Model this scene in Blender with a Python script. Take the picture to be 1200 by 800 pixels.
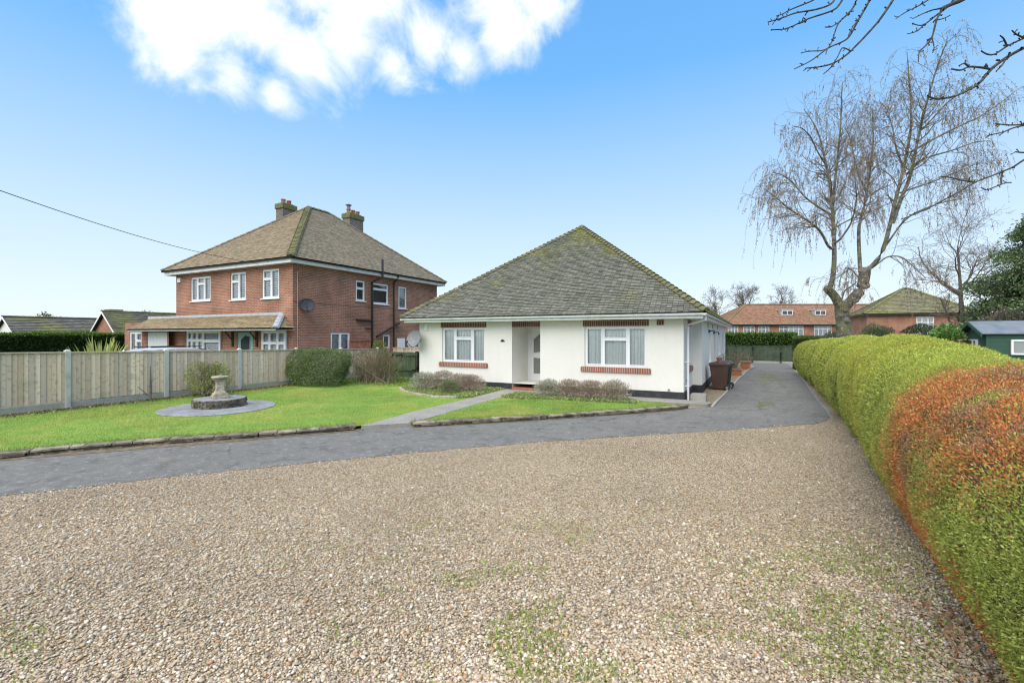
import bpy, math, random
import numpy as np
from mathutils import Vector
R = math.radians
for o in list(bpy.data.objects):
    bpy.data.objects.remove(o)
S = bpy.context.scene
COL = S.collection
rng = np.random.default_rng(7)
random.seed(7)

# ------------------------------------------------------------------ camera, sky, sun, exposure
YAW = 27.32
EYE = 2.05
cam = bpy.data.cameras.new('camera'); co = bpy.data.objects.new('camera', cam); COL.objects.link(co)
co.location = (0, 0, EYE); co.rotation_euler = (R(90), 0, R(YAW))
cam.sensor_width = 36; cam.lens = 36 * 542 / 1200; cam.shift_y = -7.7 / 1200
cam.clip_start = 0.05; cam.clip_end = 3000
S.camera = co
S.view_settings.view_transform = 'Standard'; S.view_settings.look = 'None'
S.view_settings.gamma = 1; S.view_settings.use_curve_mapping = False
S.view_settings.exposure = 1.2
S.cycles.max_bounces = 6; S.cycles.transparent_max_bounces = 12
S.cycles.use_denoising = True; S.cycles.denoiser = 'OPENIMAGEDENOISE'; S.cycles.denoising_input_passes = 'RGB_ALBEDO_NORMAL'; S.cycles.denoising_prefilter = 'ACCURATE'; S.cycles.pixel_filter_type = 'BLACKMAN_HARRIS'; S.cycles.filter_width = 1.15

SUN_AZ, SUN_EL = 186, 58          # from +Y clockwise
W = bpy.data.worlds.new('World'); S.world = W; W.use_nodes = True
def make_world():
    nt = W.node_tree; N = nt.nodes; L = nt.links
    bg = N['Background']
    sky = N.new('ShaderNodeTexSky'); sky.sky_type = 'NISHITA'; sky.sun_disc = False
    sky.sun_elevation = R(SUN_EL); sky.sun_rotation = R(SUN_AZ)
    sky.air_density = 1.0; sky.dust_density = 0.6; sky.ozone_density = 1.6
    tc = N.new('ShaderNodeTexCoord')
    nrm = N.new('ShaderNodeVectorMath'); nrm.operation = 'NORMALIZE'
    L.new(tc.outputs['Generated'], nrm.inputs[0])
    d = nrm.outputs[0]
    def math_(op, a, b=None, c=None, clamp=False):
        n = N.new('ShaderNodeMath'); n.operation = op; n.use_clamp = clamp
        for i, x in enumerate((a, b, c)):
            if x is None: continue
            if isinstance(x, (int, float)): n.inputs[i].default_value = x
            else: L.new(x, n.inputs[i])
        return n.outputs[0]
    sep = N.new('ShaderNodeSeparateXYZ'); L.new(d, sep.inputs[0])
    z = sep.outputs[2]
    # a milky layer of high haze over the clear-air sky, thickest at the horizon
    nz = N.new('ShaderNodeTexNoise'); nz.inputs['Scale'].default_value = 1.6; nz.inputs['Detail'].default_value = 3
    L.new(d, nz.inputs['Vector'])
    zz = math_('MULTIPLY_ADD', math_('SUBTRACT', nz.outputs[0], 0.5), -0.05, z)
    hz = N.new('ShaderNodeValToRGB'); L.new(zz, hz.inputs[0]); e = hz.color_ramp
    ST = [(0.0, (.80, .89, .98)), (.08, (.73, .86, .98)), (.2, (.60, .79, 1.0)), (.34, (.38, .65, 1.0)), (.48, (.17, .50, .98)), (.8, (.10, .36, .85))]
    for k, (p, c) in enumerate(ST):
        x = e.elements[k] if k < 2 else e.elements.new(p)
        x.position = p; x.color = (*c, 1)
    sc = N.new('ShaderNodeVectorMath'); sc.operation = 'SCALE'; L.new(hz.outputs[0], sc.inputs[0]); sc.inputs['Scale'].default_value = HAZE_GAIN
    mx = N.new('ShaderNodeMix'); mx.data_type = 'RGBA'
    mx.inputs[0].default_value = .9; L.new(sky.outputs[0], mx.inputs[6]); L.new(sc.outputs[0], mx.inputs[7])
    # one cumulus bank: soft lobes round fixed compass directions, broken up by noise
    lobes = [((-0.802, 0.414, 0.431), 46), ((-0.775, 0.4, 0.489), 60), ((-0.771, 0.47, 0.43), 45), ((-0.718, 0.479, 0.505), 60),
             ((-0.742, 0.527, 0.424), 30), ((-0.689, 0.537, 0.486), 46), ((-0.62, 0.585, 0.523), 58), ((-0.58, 0.648, 0.493), 38),
             ((-0.516, 0.666, 0.539), 58), ((-0.477, 0.717, 0.509), 38), ((-0.397, 0.735, 0.55), 45), ((-0.318, 0.746, 0.585), 40),
             ((-0.571, 0.557, 0.604), 120), ((-0.409, 0.667, 0.623), 80), ((-0.726, 0.416, 0.548), 100)]
    acc = None
    for c, r in lobes:
        n = N.new('ShaderNodeVectorMath'); n.operation = 'DISTANCE'; L.new(d, n.inputs[0]); n.inputs[1].default_value = c
        f = math_('MULTIPLY_ADD', n.outputs['Value'], -1 / (r / 542 * 0.82), 1.0)
        acc = f if acc is None else math_('SMOOTH_MAX', acc, f, 0.15)
    acc = math_('MAXIMUM', acc, -2.0)
    n1 = N.new('ShaderNodeTexNoise'); n1.inputs['Scale'].default_value = 7; n1.inputs['Detail'].default_value = 9
    n1.inputs['Roughness'].default_value = 0.62; n1.inputs['Distortion'].default_value = 0.35
    L.new(d, n1.inputs['Vector'])
    den = math_('ADD', acc, math_('MULTIPLY', math_('SUBTRACT', n1.outputs[0], 0.47), 2.9))
    cf = N.new('ShaderNodeMapRange'); cf.interpolation_type = 'SMOOTHSTEP'; L.new(den, cf.inputs[0])
    cf.inputs[1].default_value = -0.1; cf.inputs[2].default_value = 1.1
    cf.inputs[3].default_value = 0; cf.inputs[4].default_value = 0.96
    mc = N.new('ShaderNodeMix'); mc.data_type = 'RGBA'
    L.new(cf.outputs[0], mc.inputs[0]); L.new(mx.outputs[2], mc.inputs[6]); mc.inputs[7].default_value = CLOUD_COL
    L.new(mc.outputs[2], bg.inputs[0]); bg.inputs[1].default_value = SKY_STRENGTH
SKY_STRENGTH = 0.15
HAZE_GAIN = 2.95
CLOUD_COL = (3.6, 3.65, 3.7, 1)
make_world()
sl = bpy.data.lights.new('sun', 'SUN'); sl.energy = 2.6; sl.angle = R(85); sl.color = (1, .91, .78)
so = bpy.data.objects.new('sun', sl); COL.objects.link(so)
sdir = Vector((math.sin(R(SUN_AZ)) * math.cos(R(SUN_EL)), math.cos(R(SUN_AZ)) * math.cos(R(SUN_EL)), math.sin(R(SUN_EL))))
so.rotation_euler = (-sdir).to_track_quat('-Z', 'Y').to_euler(); so.location = (0, -20, 30)

# ------------------------------------------------------------------ helpers
ca, sa = math.cos(R(YAW)), math.sin(R(YAW))
def loc_rd(r, d, z=0):            # a survey station: metres to the right of / ahead of the tripod
    return Vector((r * ca - d * sa, r * sa + d * ca, z))
def sight(u, v, d):               # theodolite reading -> world point at distance d ahead
    return loc_rd((u - 600) / 542 * d, d, EYE + (392.3 - v) * d / 542)

ORG = {}
def tag(o, label=None, cat=None, group=None, kind=None):
    if label: o['label'] = label
    if cat: o['category'] = cat
    if group: o['group'] = group
    if kind: o['kind'] = kind
    return o
def thing(name, loc, label, cat, group=None):
    o = bpy.data.objects.new(name, None); COL.objects.link(o)
    o.empty_display_size = .2; o.location = loc; ORG[o] = Vector(loc)
    return tag(o, label, cat, group)
def link_mesh(name, me, mat, parent=None, smooth=False):
    o = bpy.data.objects.new(name, me); COL.objects.link(o)
    if mat: me.materials.append(mat)
    if parent is not None:
        o.parent = parent; ORG[o] = ORG[parent]
        me.transform(__import__('mathutils').Matrix.Translation(-ORG[parent]))
    else:
        ORG[o] = Vector((0, 0, 0))
    if smooth:
        me.polygons.foreach_set('use_smooth', np.ones(len(me.polygons), bool))
    return o

class Fr:                         # a wall frame: s along, o outward, z up
    def __init__(f, o, t):
        f.o = o; l = math.hypot(*t); f.t = (t[0] / l, t[1] / l); f.n = (f.t[1], -f.t[0])
    def p(f, s, o, z):
        return (f.o[0] + f.t[0] * s + f.n[0] * o, f.o[1] + f.t[1] * s + f.n[1] * o, z)

class MB:
    def __init__(s): s.v = []; s.f = []; s.c = []
    def poly(s, pts, col=None):
        b = len(s.v); s.v.extend([tuple(p) for p in pts]); s.f.append(tuple(range(b, b + len(pts)))); s.c.append(col)
    def hexa(s, p, col=None):     # bottom 4, top 4 (counter-clockwise from above)
        b = len(s.v); s.v.extend([tuple(q) for q in p])
        for f in ((3, 2, 1, 0), (4, 5, 6, 7), (0, 1, 5, 4), (1, 2, 6, 5), (2, 3, 7, 6), (3, 0, 4, 7)):
            s.f.append(tuple(b + i for i in f)); s.c.append(col)
    def box(s, x0, x1, y0, y1, z0, z1, col=None):
        s.hexa([(x0, y0, z0), (x1, y0, z0), (x1, y1, z0), (x0, y1, z0), (x0, y0, z1), (x1, y0, z1), (x1, y1, z1), (x0, y1, z1)], col)
    def fbox(s, fr, s0, s1, o0, o1, z0, z1, col=None):   # o0 inner, o1 outer
        q = [fr.p(s0, o1, z0), fr.p(s1, o1, z0), fr.p(s1, o0, z0), fr.p(s0, o0, z0), fr.p(s0, o1, z1), fr.p(s1, o1, z1), fr.p(s1, o0, z1), fr.p(s0, o0, z1)]
        s.hexa(q, col)
    def prism(s, poly, z0, z1, col=None):                # poly ccw
        n = len(poly)
        s.poly([(x, y, z1) for x, y in poly], col); s.poly([(x, y, z0) for x, y in reversed(poly)], col)
        for i in range(n):
            a, b = poly[i], poly[(i + 1) % n]
            s.poly([(a[0], a[1], z0), (b[0], b[1], z0), (b[0], b[1], z1), (a[0], a[1], z1)], col)
    def tube(s, pts, rad, n=8, cap=True, col=None):
        pts = [Vector(p) for p in pts]
        if isinstance(rad, (int, float)): rad = [rad] * len(pts)
        b = len(s.v); up = None
        for i, p in enumerate(pts):
            t = (pts[min(i + 1, len(pts) - 1)] - pts[max(i - 1, 0)]).normalized()
            if up is None: up = Vector((0, 0, 1)) if abs(t.z) < .9 else Vector((1, 0, 0))
            x = t.cross(up)
            if x.length < 1e-5: x = t.orthogonal()
            x.normalize(); y = x.cross(t).normalized(); up = y
            for k in range(n):
                a = 2 * math.pi * k / n
                s.v.append(tuple(p + (x * math.cos(a) + y * math.sin(a)) * rad[i]))
        for i in range(len(pts) - 1):
            for k in range(n):
                k2 = (k + 1) % n
                s.f.append((b + i * n + k, b + i * n + k2, b + (i + 1) * n + k2, b + (i + 1) * n + k)); s.c.append(col)
        if cap:
            s.f.append(tuple(b + k for k in reversed(range(n)))); s.c.append(col)
            e = b + (len(pts) - 1) * n; s.f.append(tuple(e + k for k in range(n))); s.c.append(col)
    def lathe(s, prof, c, n=20, col=None, ang0=0, sx=1, sy=1):
        b = len(s.v)
        for r, z in prof:
            for k in range(n):
                a = 2 * math.pi * k / n + ang0
                s.v.append((c[0] + r * math.cos(a) * sx, c[1] + r * math.sin(a) * sy, c[2] + z))
        for i in range(len(prof) - 1):
            for k in range(n):
                k2 = (k + 1) % n
                s.f.append((b + i * n + k, b + i * n + k2, b + (i + 1) * n + k2, b + (i + 1) * n + k)); s.c.append(col)
        s.f.append(tuple(b + k for k in reversed(range(n)))); s.c.append(col)
        e = b + (len(prof) - 1) * n; s.f.append(tuple(e + k for k in range(n))); s.c.append(col)
    def build(s, name, mat, parent=None, smooth=False, bevel=0):
        me = bpy.data.meshes.new(name); me.from_pydata(s.v, [], s.f); me.update()
        uv = me.uv_layers.new(name='UVMap'); arr = np.zeros((len(me.loops), 2))
        vv = np.array(s.v)
        for p in me.polygons:
            n = p.normal; idx = list(p.vertices); q = vv[idx]
            if abs(n.z) > .85: a = q[:, :2]
            elif abs(n.x) > abs(n.y): a = q[:, 1:]
            else: a = q[:, [0, 2]]
            arr[p.loop_start:p.loop_start + p.loop_total] = a
        uv.data.foreach_set('uv', arr.ravel())
        if any(c is not None for c in s.c):
            ca_ = me.color_attributes.new('Col', 'FLOAT_COLOR', 'CORNER')
            cc = np.ones((len(me.loops), 4))
            for p, c in zip(me.polygons, s.c):
                if c is not None: cc[p.loop_start:p.loop_start + p.loop_total, :3] = c
            ca_.data.foreach_set('color', cc.ravel())
        o = link_mesh(name, me, mat, parent, smooth)
        if bevel:
            m = o.modifiers.new('bevel', 'BEVEL'); m.width = bevel; m.segments = 2; m.limit_method = 'ANGLE'
        return o

def np_mesh(name, V, F, col=None, mat=None, parent=None, smooth=False):
    """V (n,3), F (m,k), col per vertex (n,3)"""
    me = bpy.data.meshes.new(name); V = np.asarray(V, np.float32); F = np.asarray(F, np.int32)
    m, k = F.shape
    me.vertices.add(len(V)); me.vertices.foreach_set('co', V.ravel())
    me.loops.add(m * k); me.loops.foreach_set('vertex_index', F.ravel())
    me.polygons.add(m); me.polygons.foreach_set('loop_start', np.arange(m, dtype=np.int32) * k)
    me.update(calc_edges=True)
    if col is not None:
        c = np.ones((len(V), 4), np.float32); c[:, :3] = col
        a = me.color_attributes.new('Col', 'FLOAT_COLOR', 'POINT'); a.data.foreach_set('color', c.ravel())
    return link_mesh(name, me, mat, parent, smooth)

def unit(a): return a / np.maximum(np.linalg.norm(a, axis=-1, keepdims=True), 1e-9)
def leaves(name, P, Dn, L, Wd, col, mat, parent=None, curl=.15):
    """one bent diamond per leaf: P base, Dn direction, L length, Wd width"""
    n = len(P); Dn = unit(Dn); rr = unit(rng.normal(size=(n, 3)))
    sd = unit(np.cross(Dn, rr)); up = np.cross(sd, Dn)
    L = np.broadcast_to(L, (n,))[:, None]; Wd = np.broadcast_to(Wd, (n,))[:, None]
    a = P; c = P + Dn * L; m = P + Dn * L * .45 + up * L * curl
    V = np.stack([a, m + sd * Wd * .5, c, m - sd * Wd * .5], 1).reshape(-1, 3)
    F = np.arange(n * 4).reshape(n, 4)
    return np_mesh(name, V, F, np.repeat(col, 4, 0), mat, parent)
def mixcol(cols, n, jit=.2, w=None):
    cols = np.array(cols, float); i = rng.choice(len(cols), n, p=w)
    return cols[i] * (1 + rng.uniform(-jit, jit, (n, 1)))

def vnoise(P, scale=1., seed=0):
    P = np.asarray(P, float) * scale; i = np.floor(P).astype(np.int64); f = P - i; f = f * f * (3 - 2 * f)
    out = 0
    for dx in (0, 1):
        for dy in (0, 1):
            for dz in (0, 1):
                h = (i[..., 0] + dx) * 374761393 + (i[..., 1] + dy) * 668265263 + (i[..., 2] + dz) * 2147483647 + seed * 974634777
                h = (h ^ (h >> 13)) * 1274126177; h = (h ^ (h >> 16)) & 0xffff
                out = out + h / 65535. * (f[..., 0] if dx else 1 - f[..., 0]) * (f[..., 1] if dy else 1 - f[..., 1]) * (f[..., 2] if dz else 1 - f[..., 2])
    return out
def fbm(P, scale=1., seed=0, o=3): return sum(vnoise(P, scale * 2 ** k, seed + k) * .5 ** (k + 1) for k in range(o)) / (1 - .5 ** o)
def sstep(a, b, x): t = np.clip((x - a) / (b - a), 0, 1); return t * t * (3 - 2 * t)

# ------------------------------------------------------------------ materials
def mat(name, col, rough=.7, noise=None, bump=None, attr=False, metal=0, spec=.3, coords='Object'):
    """noise: list of (scale, amount, colour2) mixed over the base; bump: (scale, strength, distance)"""
    m = bpy.data.materials.new(name); m.use_nodes = True; nt = m.node_tree; N = nt.nodes; L = nt.links
    b = N['Principled BSDF']; b.inputs['Roughness'].default_value = rough; b.inputs['Metallic'].default_value = metal
    b.inputs['Specular IOR Level'].default_value = spec
    tc = N.new('ShaderNodeTexCoord'); src = None
    if attr:
        a = N.new('ShaderNodeAttribute'); a.attribute_name = 'Col'; src = a.outputs['Color']
    for (sc, lo, hi, c2) in (noise or []):
        t = N.new('ShaderNodeTexNoise'); t.inputs['Scale'].default_value = sc; t.inputs['Detail'].default_value = 5
        L.new(tc.outputs[coords], t.inputs['Vector'])
        mr = N.new('ShaderNodeMapRange'); L.new(t.outputs[0], mr.inputs[0]); mr.inputs[1].default_value = lo; mr.inputs[2].default_value = hi
        x = N.new('ShaderNodeMix'); x.data_type = 'RGBA'; L.new(mr.outputs[0], x.inputs[0])
        if src is None: x.inputs[6].default_value = (*col, 1)
        else: L.new(src, x.inputs[6])
        x.inputs[7].default_value = (*c2, 1); src = x.outputs[2]
    if src is None: b.inputs['Base Color'].default_value = (*col, 1)
    else: L.new(src, b.inputs['Base Color'])
    if bump:
        t = N.new('ShaderNodeTexNoise'); t.inputs['Scale'].default_value = bump[0]; t.inputs['Detail'].default_value = 6
        L.new(tc.outputs[coords], t.inputs['Vector'])
        bp = N.new('ShaderNodeBump'); bp.inputs['Strength'].default_value = bump[1]; bp.inputs['Distance'].default_value = bump[2]
        L.new(t.outputs[0], bp.inputs['Height']); L.new(bp.outputs[0], b.inputs['Normal'])
    return m
def leaf_mat(name, trans=.25, rough=.55):
    m = bpy.data.materials.new(name); m.use_nodes = True; nt = m.node_tree; N = nt.nodes; L = nt.links
    b = N['Principled BSDF']; b.inputs['Roughness'].default_value = rough; b.inputs['Specular IOR Level'].default_value = .25
    a = N.new('ShaderNodeAttribute'); a.attribute_name = 'Col'; L.new(a.outputs[0], b.inputs['Base Color'])
    t = N.new('ShaderNodeBsdfTranslucent'); L.new(a.outputs[0], t.inputs[0])
    x = N.new('ShaderNodeMixShader'); x.inputs[0].default_value = trans
    L.new(b.outputs[0], x.inputs[1]); L.new(t.outputs[0], x.inputs[2]); L.new(x.outputs[0], N['Material Output'].inputs[0])
    return m
def glass_mat(name, tint=(.97, .98, .98)):
    m = bpy.data.materials.new(name); m.use_nodes = True; nt = m.node_tree; N = nt.nodes; L = nt.links
    N.remove(N['Principled BSDF'])
    t = N.new('ShaderNodeBsdfTransparent'); t.inputs[0].default_value = (*tint, 1)
    g = N.new('ShaderNodeBsdfGlossy'); g.inputs['Roughness'].default_value = .01
    f = N.new('ShaderNodeFresnel'); f.inputs[0].default_value = 1.6
    ad = N.new('ShaderNodeMath'); ad.operation = 'MULTIPLY_ADD'; ad.inputs[1].default_value = 1.1; ad.inputs[2].default_value = .06; ad.use_clamp = True
    L.new(f.outputs[0], ad.inputs[0])
    x = N.new('ShaderNodeMixShader'); L.new(ad.outputs[0], x.inputs[0]); L.new(t.outputs[0], x.inputs[1]); L.new(g.outputs[0], x.inputs[2])
    L.new(x.outputs[0], N['Material Output'].inputs[0])
    return m
def brick_mat(name, c1, c2, mortar, soldier=False, bw=.225, bh=.075, ms=.011):
    m = bpy.data.materials.new(name); m.use_nodes = True; nt = m.node_tree; N = nt.nodes; L = nt.links
    b = N['Principled BSDF']; b.inputs['Roughness'].default_value = .85; b.inputs['Specular IOR Level'].default_value = .2
    uv = N.new('ShaderNodeUVMap'); uv.uv_map = 'UVMap'
    t = N.new('ShaderNodeTexBrick'); t.inputs['Scale'].default_value = 1
    t.inputs['Color1'].default_value = (*c1, 1); t.inputs['Color2'].default_value = (*c2, 1); t.inputs['Mortar'].default_value = (*mortar, 1)
    t.inputs['Mortar Size'].default_value = ms; t.inputs['Mortar Smooth'].default_value = .2; t.inputs['Bias'].default_value = 0
    t.inputs['Brick Width'].default_value = bw; t.inputs['Row Height'].default_value = bh
    if soldier:
        t.offset = 0
    L.new(uv.outputs[0], t.inputs['Vector'])
    n = N.new('ShaderNodeTexNoise'); n.inputs['Scale'].default_value = .9; n.inputs['Detail'].default_value = 6; L.new(uv.outputs[0], n.inputs['Vector'])
    h = N.new('ShaderNodeHueSaturation'); L.new(t.outputs[0], h.inputs['Color'])
    mr = N.new('ShaderNodeMapRange'); L.new(n.outputs[0], mr.inputs[0]); mr.inputs[1].default_value = .3; mr.inputs[2].default_value = .7; mr.inputs[3].default_value = .75; mr.inputs[4].default_value = 1.25
    L.new(mr.outputs[0], h.inputs['Value']); L.new(h.outputs[0], b.inputs['Base Color'])
    bp = N.new('ShaderNodeBump'); bp.inputs['Strength'].default_value = .5; bp.inputs['Distance'].default_value = .006; bp.invert = True
    L.new(t.outputs['Fac'], bp.inputs['Height']); L.new(bp.outputs[0], b.inputs['Normal'])
    return m

M = {}
M['render'] = mat('cream_render', (.75, .735, .685), .9, [(1.2, .35, .75, (.72, .70, .64)), (9, .5, .9, (.69, .67, .61))], (160, .12, .01))
def streaks(m, k=.22):
    nt = m.node_tree; N = nt.nodes; L = nt.links; b = N['Principled BSDF']; src = b.inputs['Base Color'].links[0].from_socket
    tc = N.new('ShaderNodeTexCoord'); mp = N.new('ShaderNodeMapping'); mp.inputs['Scale'].default_value = (5, 5, .45); L.new(tc.outputs['Object'], mp.inputs[0])
    n = N.new('ShaderNodeTexNoise'); n.inputs['Scale'].default_value = 1; n.inputs['Detail'].default_value = 6; L.new(mp.outputs[0], n.inputs['Vector'])
    mr = N.new('ShaderNodeMapRange'); L.new(n.outputs[0], mr.inputs[0]); mr.inputs[1].default_value = .5; mr.inputs[2].default_value = .75; mr.inputs[4].default_value = k
    x = N.new('ShaderNodeMix'); x.data_type = 'RGBA'; L.new(mr.outputs[0], x.inputs[0]); L.new(src, x.inputs[6]); x.inputs[7].default_value = (.50, .48, .41, 1); L.new(x.outputs[2], b.inputs['Base Color'])
streaks(M['render'], .10)
M['plinth'] = mat('black_plinth', (.03, .032, .036), .6, [(6, .45, .7, (.055, .057, .06))], (60, .4, .01))
M['upvc'] = mat('white_upvc', (.8, .81, .82), .3, spec=.5)
M['upvc_dirty'] = mat('white_gutter_plastic', (.72, .74, .75), .4, [(3, .5, .75, (.55, .57, .55))], spec=.4)
M['black_plastic'] = mat('black_plastic', (.015, .015, .016), .4, spec=.5)
M['grey_metal'] = mat('grey_dish_metal', (.20, .21, .215), .6, [(8, .45, .7, (.25, .255, .26))], spec=.2)
M['glass'] = glass_mat('window_glass')
M['dark'] = mat('dark_interior', (.04, .045, .05), .9, [(2, .4, .7, (.06, .06, .06))])
M['net'] = mat('net_curtain', (.80, .85, .86), .9, [(14, .4, .7, (.70, .77, .79))])
M['blind'] = mat('venetian_blind', (.80, .84, .86), .6, [(5, .4, .7, (.70, .75, .79))])
M['brick'] = brick_mat('red_brick', (.36, .15, .09), (.24, .09, .058), (.36, .28, .215))
M['brick_far'] = brick_mat('orange_brick', (.34, .14, .09), (.27, .105, .07), (.36, .25, .18))
M['brick_soldier'] = brick_mat('soldier_brick', (.18, .07, .05), (.12, .05, .04), (.34, .27, .22), True, .075, .5, .012)
M['brick_sill'] = brick_mat('sill_brick', (.34, .12, .075), (.25, .09, .06), (.42, .34, .28), True, .075, .5, .012)
M['stone_brick'] = mat('weathered_stone', (.16, .13, .09), .95, [(5, .4, .65, (.07, .06, .045)), (14, .55, .75, (.30, .28, .22))], (30, .8, .03), attr=True)
M['tile'] = mat('concrete_tile', (.2, .18, .15), .9, [(14, .52, .72, (.11, .105, .085)), (22, .62, .72, (.27, .265, .22))], (80, .3, .01), attr=True)
M['ridge'] = mat('ridge_tile', (.14, .13, .11), .9, [(6, .4, .6, (.145, .142, .07))], (30, .5, .02), attr=True)
M['lead'] = mat('lead_flashing', (.45, .48, .50), .5, [(6, .4, .7, (.34, .36, .38))])
M['concrete'] = mat('concrete', (.36, .35, .31), .9, [(4, .4, .7, (.30, .30, .27)), (20, .5, .8, (.24, .25, .2))], (60, .3, .01))
M['concrete_post'] = mat('concrete_post', (.50, .495, .46), .9, [(5, .5, .75, (.34, .36, .33))], (80, .3, .005))
M['terracotta'] = mat('terracotta', (.38, .16, .09), .8, [(6, .4, .7, (.26, .1, .06))])
M['timber'] = mat('weathered_board', (.3, .28, .24), .9, [(12, .54, .8, (.26, .22, .17)), (2, .58, .78, (.33, .32, .20))], (40, .3, .005), attr=True)
M['green_timber'] = mat('green_fence_paint', (.055, .095, .06), .8, [(3, .4, .7, (.085, .11, .065)), (20, .55, .8, (.035, .05, .035))], (40, .3, .005), attr=True)
M['shed_green'] = mat('shed_green_paint', (.035, .085, .06), .6, [(2, .4, .7, (.045, .105, .075))], (20, .2, .005))
M['felt'] = mat('roof_felt', (.16, .19, .22), .9, [(3, .4, .7, (.12, .14, .17))], (50, .3, .005))
M['bark'] = mat('grey_bark', (.17, .155, .13), .95, [(7, .4, .65, (.08, .075, .055)), (2.5, .52, .7, (.13, .14, .05))], (25, .7, .03))
M['birch_bark'] = mat('birch_bark', (.22, .212, .185), .9, [(5, .40, .56, (.085, .076, .06)), (1.5, .46, .62, (.14, .145, .07)), (9, .62, .72, (.42, .41, .37))], (18, .6, .03))
M['dark_bark'] = mat('dark_twig_bark', (.055, .048, .04), .9, [(12, .45, .65, (.10, .095, .07))], (30, .5, .01))
M['twig'] = mat('fine_twig', (.18, .15, .115), .9, [(8, .4, .7, (.13, .105, .08))])
M['pale_twig'] = mat('pale_dry_twig', (.30, .24, .17), .9, [(8, .4, .7, (.2, .15, .10))])
M['leaf'] = leaf_mat('leaf')
M['leaf_dry'] = leaf_mat('dry_leaf', .1, .8)
M['stone'] = mat('sundial_stone', (.45, .40, .31), .9, [(7, .42, .62, (.28, .24, .17)), (18, .55, .75, (.14, .13, .09))], (40, .6, .02))
M['slate'] = mat('grey_paving', (.20, .203, .198), .85, [(2, .4, .7, (.28, .30, .32)), (9, .5, .75, (.12, .135, .15))], (40, .5, .01))
M['bin_brown'] = mat('brown_bin_plastic', (.075, .04, .03), .45, [(3, .45, .75, (.10, .06, .045))], spec=.4)
M['bin_green'] = mat('dark_green_bin_plastic', (.03, .05, .042), .45, [(3, .45, .75, (.05, .07, .06))], spec=.4)
M['car'] = mat('silver_car_paint', (.55, .57, .60), .25, [(2, .4, .7, (.5, .52, .55))], metal=.3, spec=.5)
M['mint'] = mat('mint_door_paint', (.30, .48, .42), .4, [(3, .4, .7, (.27, .44, .39))])
M['soil'] = mat('bare_soil', (.13, .10, .07), .95, [(6, .4, .65, (.22, .18, .12)), (30, .5, .75, (.08, .06, .04))], (40, .8, .03))
M['white_ceramic'] = mat('white_ceramic', (.8, .8, .78), .4, [(4, .4, .7, (.72, .72, .7))])
M['frosted'] = mat('frosted_door_glass', (.24, .25, .23), .25, [(40, .4, .7, (.18, .19, .18))], spec=.5)
M['wire'] = mat('black_cable', (.03, .03, .035), .6, [(4, .4, .7, (.05, .05, .05))])

def ground_mat_gravel():
    m = bpy.data.materials.new('gravel'); m.use_nodes = True; nt = m.node_tree; N = nt.nodes; L = nt.links
    b = N['Principled BSDF']; b.inputs['Roughness'].default_value = .9; b.inputs['Specular IOR Level'].default_value = .15
    tc = N.new('ShaderNodeTexCoord'); C = tc.outputs['Object']
    def vor(scale):
        v = N.new('ShaderNodeTexVoronoi'); v.inputs['Scale'].default_value = scale; L.new(C, v.inputs['Vector']); return v
    v = vor(64)
    sep = N.new('ShaderNodeSeparateColor'); L.new(v.outputs['Color'], sep.inputs[0])
    cr = N.new('ShaderNodeValToRGB'); L.new(sep.outputs[0], cr.inputs[0]); e = cr.color_ramp; e.interpolation = 'CONSTANT'
    e.elements[0].position = 0; e.elements[0].color = (.24, .16, .08, 1)
    for p, c in [(.15, (.44, .335, .195)), (.36, (.50, .41, .27)), (.56, (.56, .485, .345)), (.72, (.34, .28, .20)), (.82, (.66, .60, .47)), (.9, (.35, .20, .10)), (.95, (.19, .175, .155))]:
        x = e.elements.new(p); x.color = (*c, 1)
    e.elements[-1].position = .98; e.elements[-1].color = (.6, .56, .48, 1)
    n = N.new('ShaderNodeTexNoise'); n.inputs['Scale'].default_value = .55; n.inputs['Detail'].default_value = 5; L.new(C, n.inputs['Vector'])
    mr = N.new('ShaderNodeMapRange'); L.new(n.outputs[0], mr.inputs[0]); mr.inputs[1].default_value = .3; mr.inputs[2].default_value = .7; mr.inputs[3].default_value = .88; mr.inputs[4].default_value = 1.16
    h = N.new('ShaderNodeHueSaturation'); L.new(cr.outputs[0], h.inputs['Color']); L.new(mr.outputs[0], h.inputs['Value'])
    dk = N.new('ShaderNodeMapRange'); L.new(v.outputs['Distance'], dk.inputs[0]); dk.inputs[1].default_value = .35; dk.inputs[2].default_value = .75; dk.inputs[3].default_value = 0; dk.inputs[4].default_value = .8
    x = N.new('ShaderNodeMix'); x.data_type = 'RGBA'; L.new(dk.outputs[0], x.inputs[0]); L.new(h.outputs[0], x.inputs[6]); x.inputs[7].default_value = (.11, .085, .055, 1)
    # moss film in broad patches
    n2 = N.new('ShaderNodeTexNoise'); n2.inputs['Scale'].default_value = 1.1; n2.inputs['Detail'].default_value = 8; n2.inputs['Roughness'].default_value = .7; L.new(C, n2.inputs['Vector'])
    mm = N.new('ShaderNodeMapRange'); L.new(n2.outputs[0], mm.inputs[0]); mm.inputs[1].default_value = .56; mm.inputs[2].default_value = .78; mm.inputs[3].default_value = 0; mm.inputs[4].default_value = .35
    y = N.new('ShaderNodeMix'); y.data_type = 'RGBA'; L.new(mm.outputs[0], y.inputs[0]); L.new(x.outputs[2], y.inputs[6]); y.inputs[7].default_value = (.16, .19, .05, 1)
    L.new(y.outputs[2], b.inputs['Base Color'])
    bp = N.new('ShaderNodeBump'); bp.inputs['Strength'].default_value = .9; bp.inputs['Distance'].default_value = .02; bp.invert = True
    L.new(v.outputs['Distance'], bp.inputs['Height']); L.new(bp.outputs[0], b.inputs['Normal'])
    return m
M['gravel'] = ground_mat_gravel()
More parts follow.
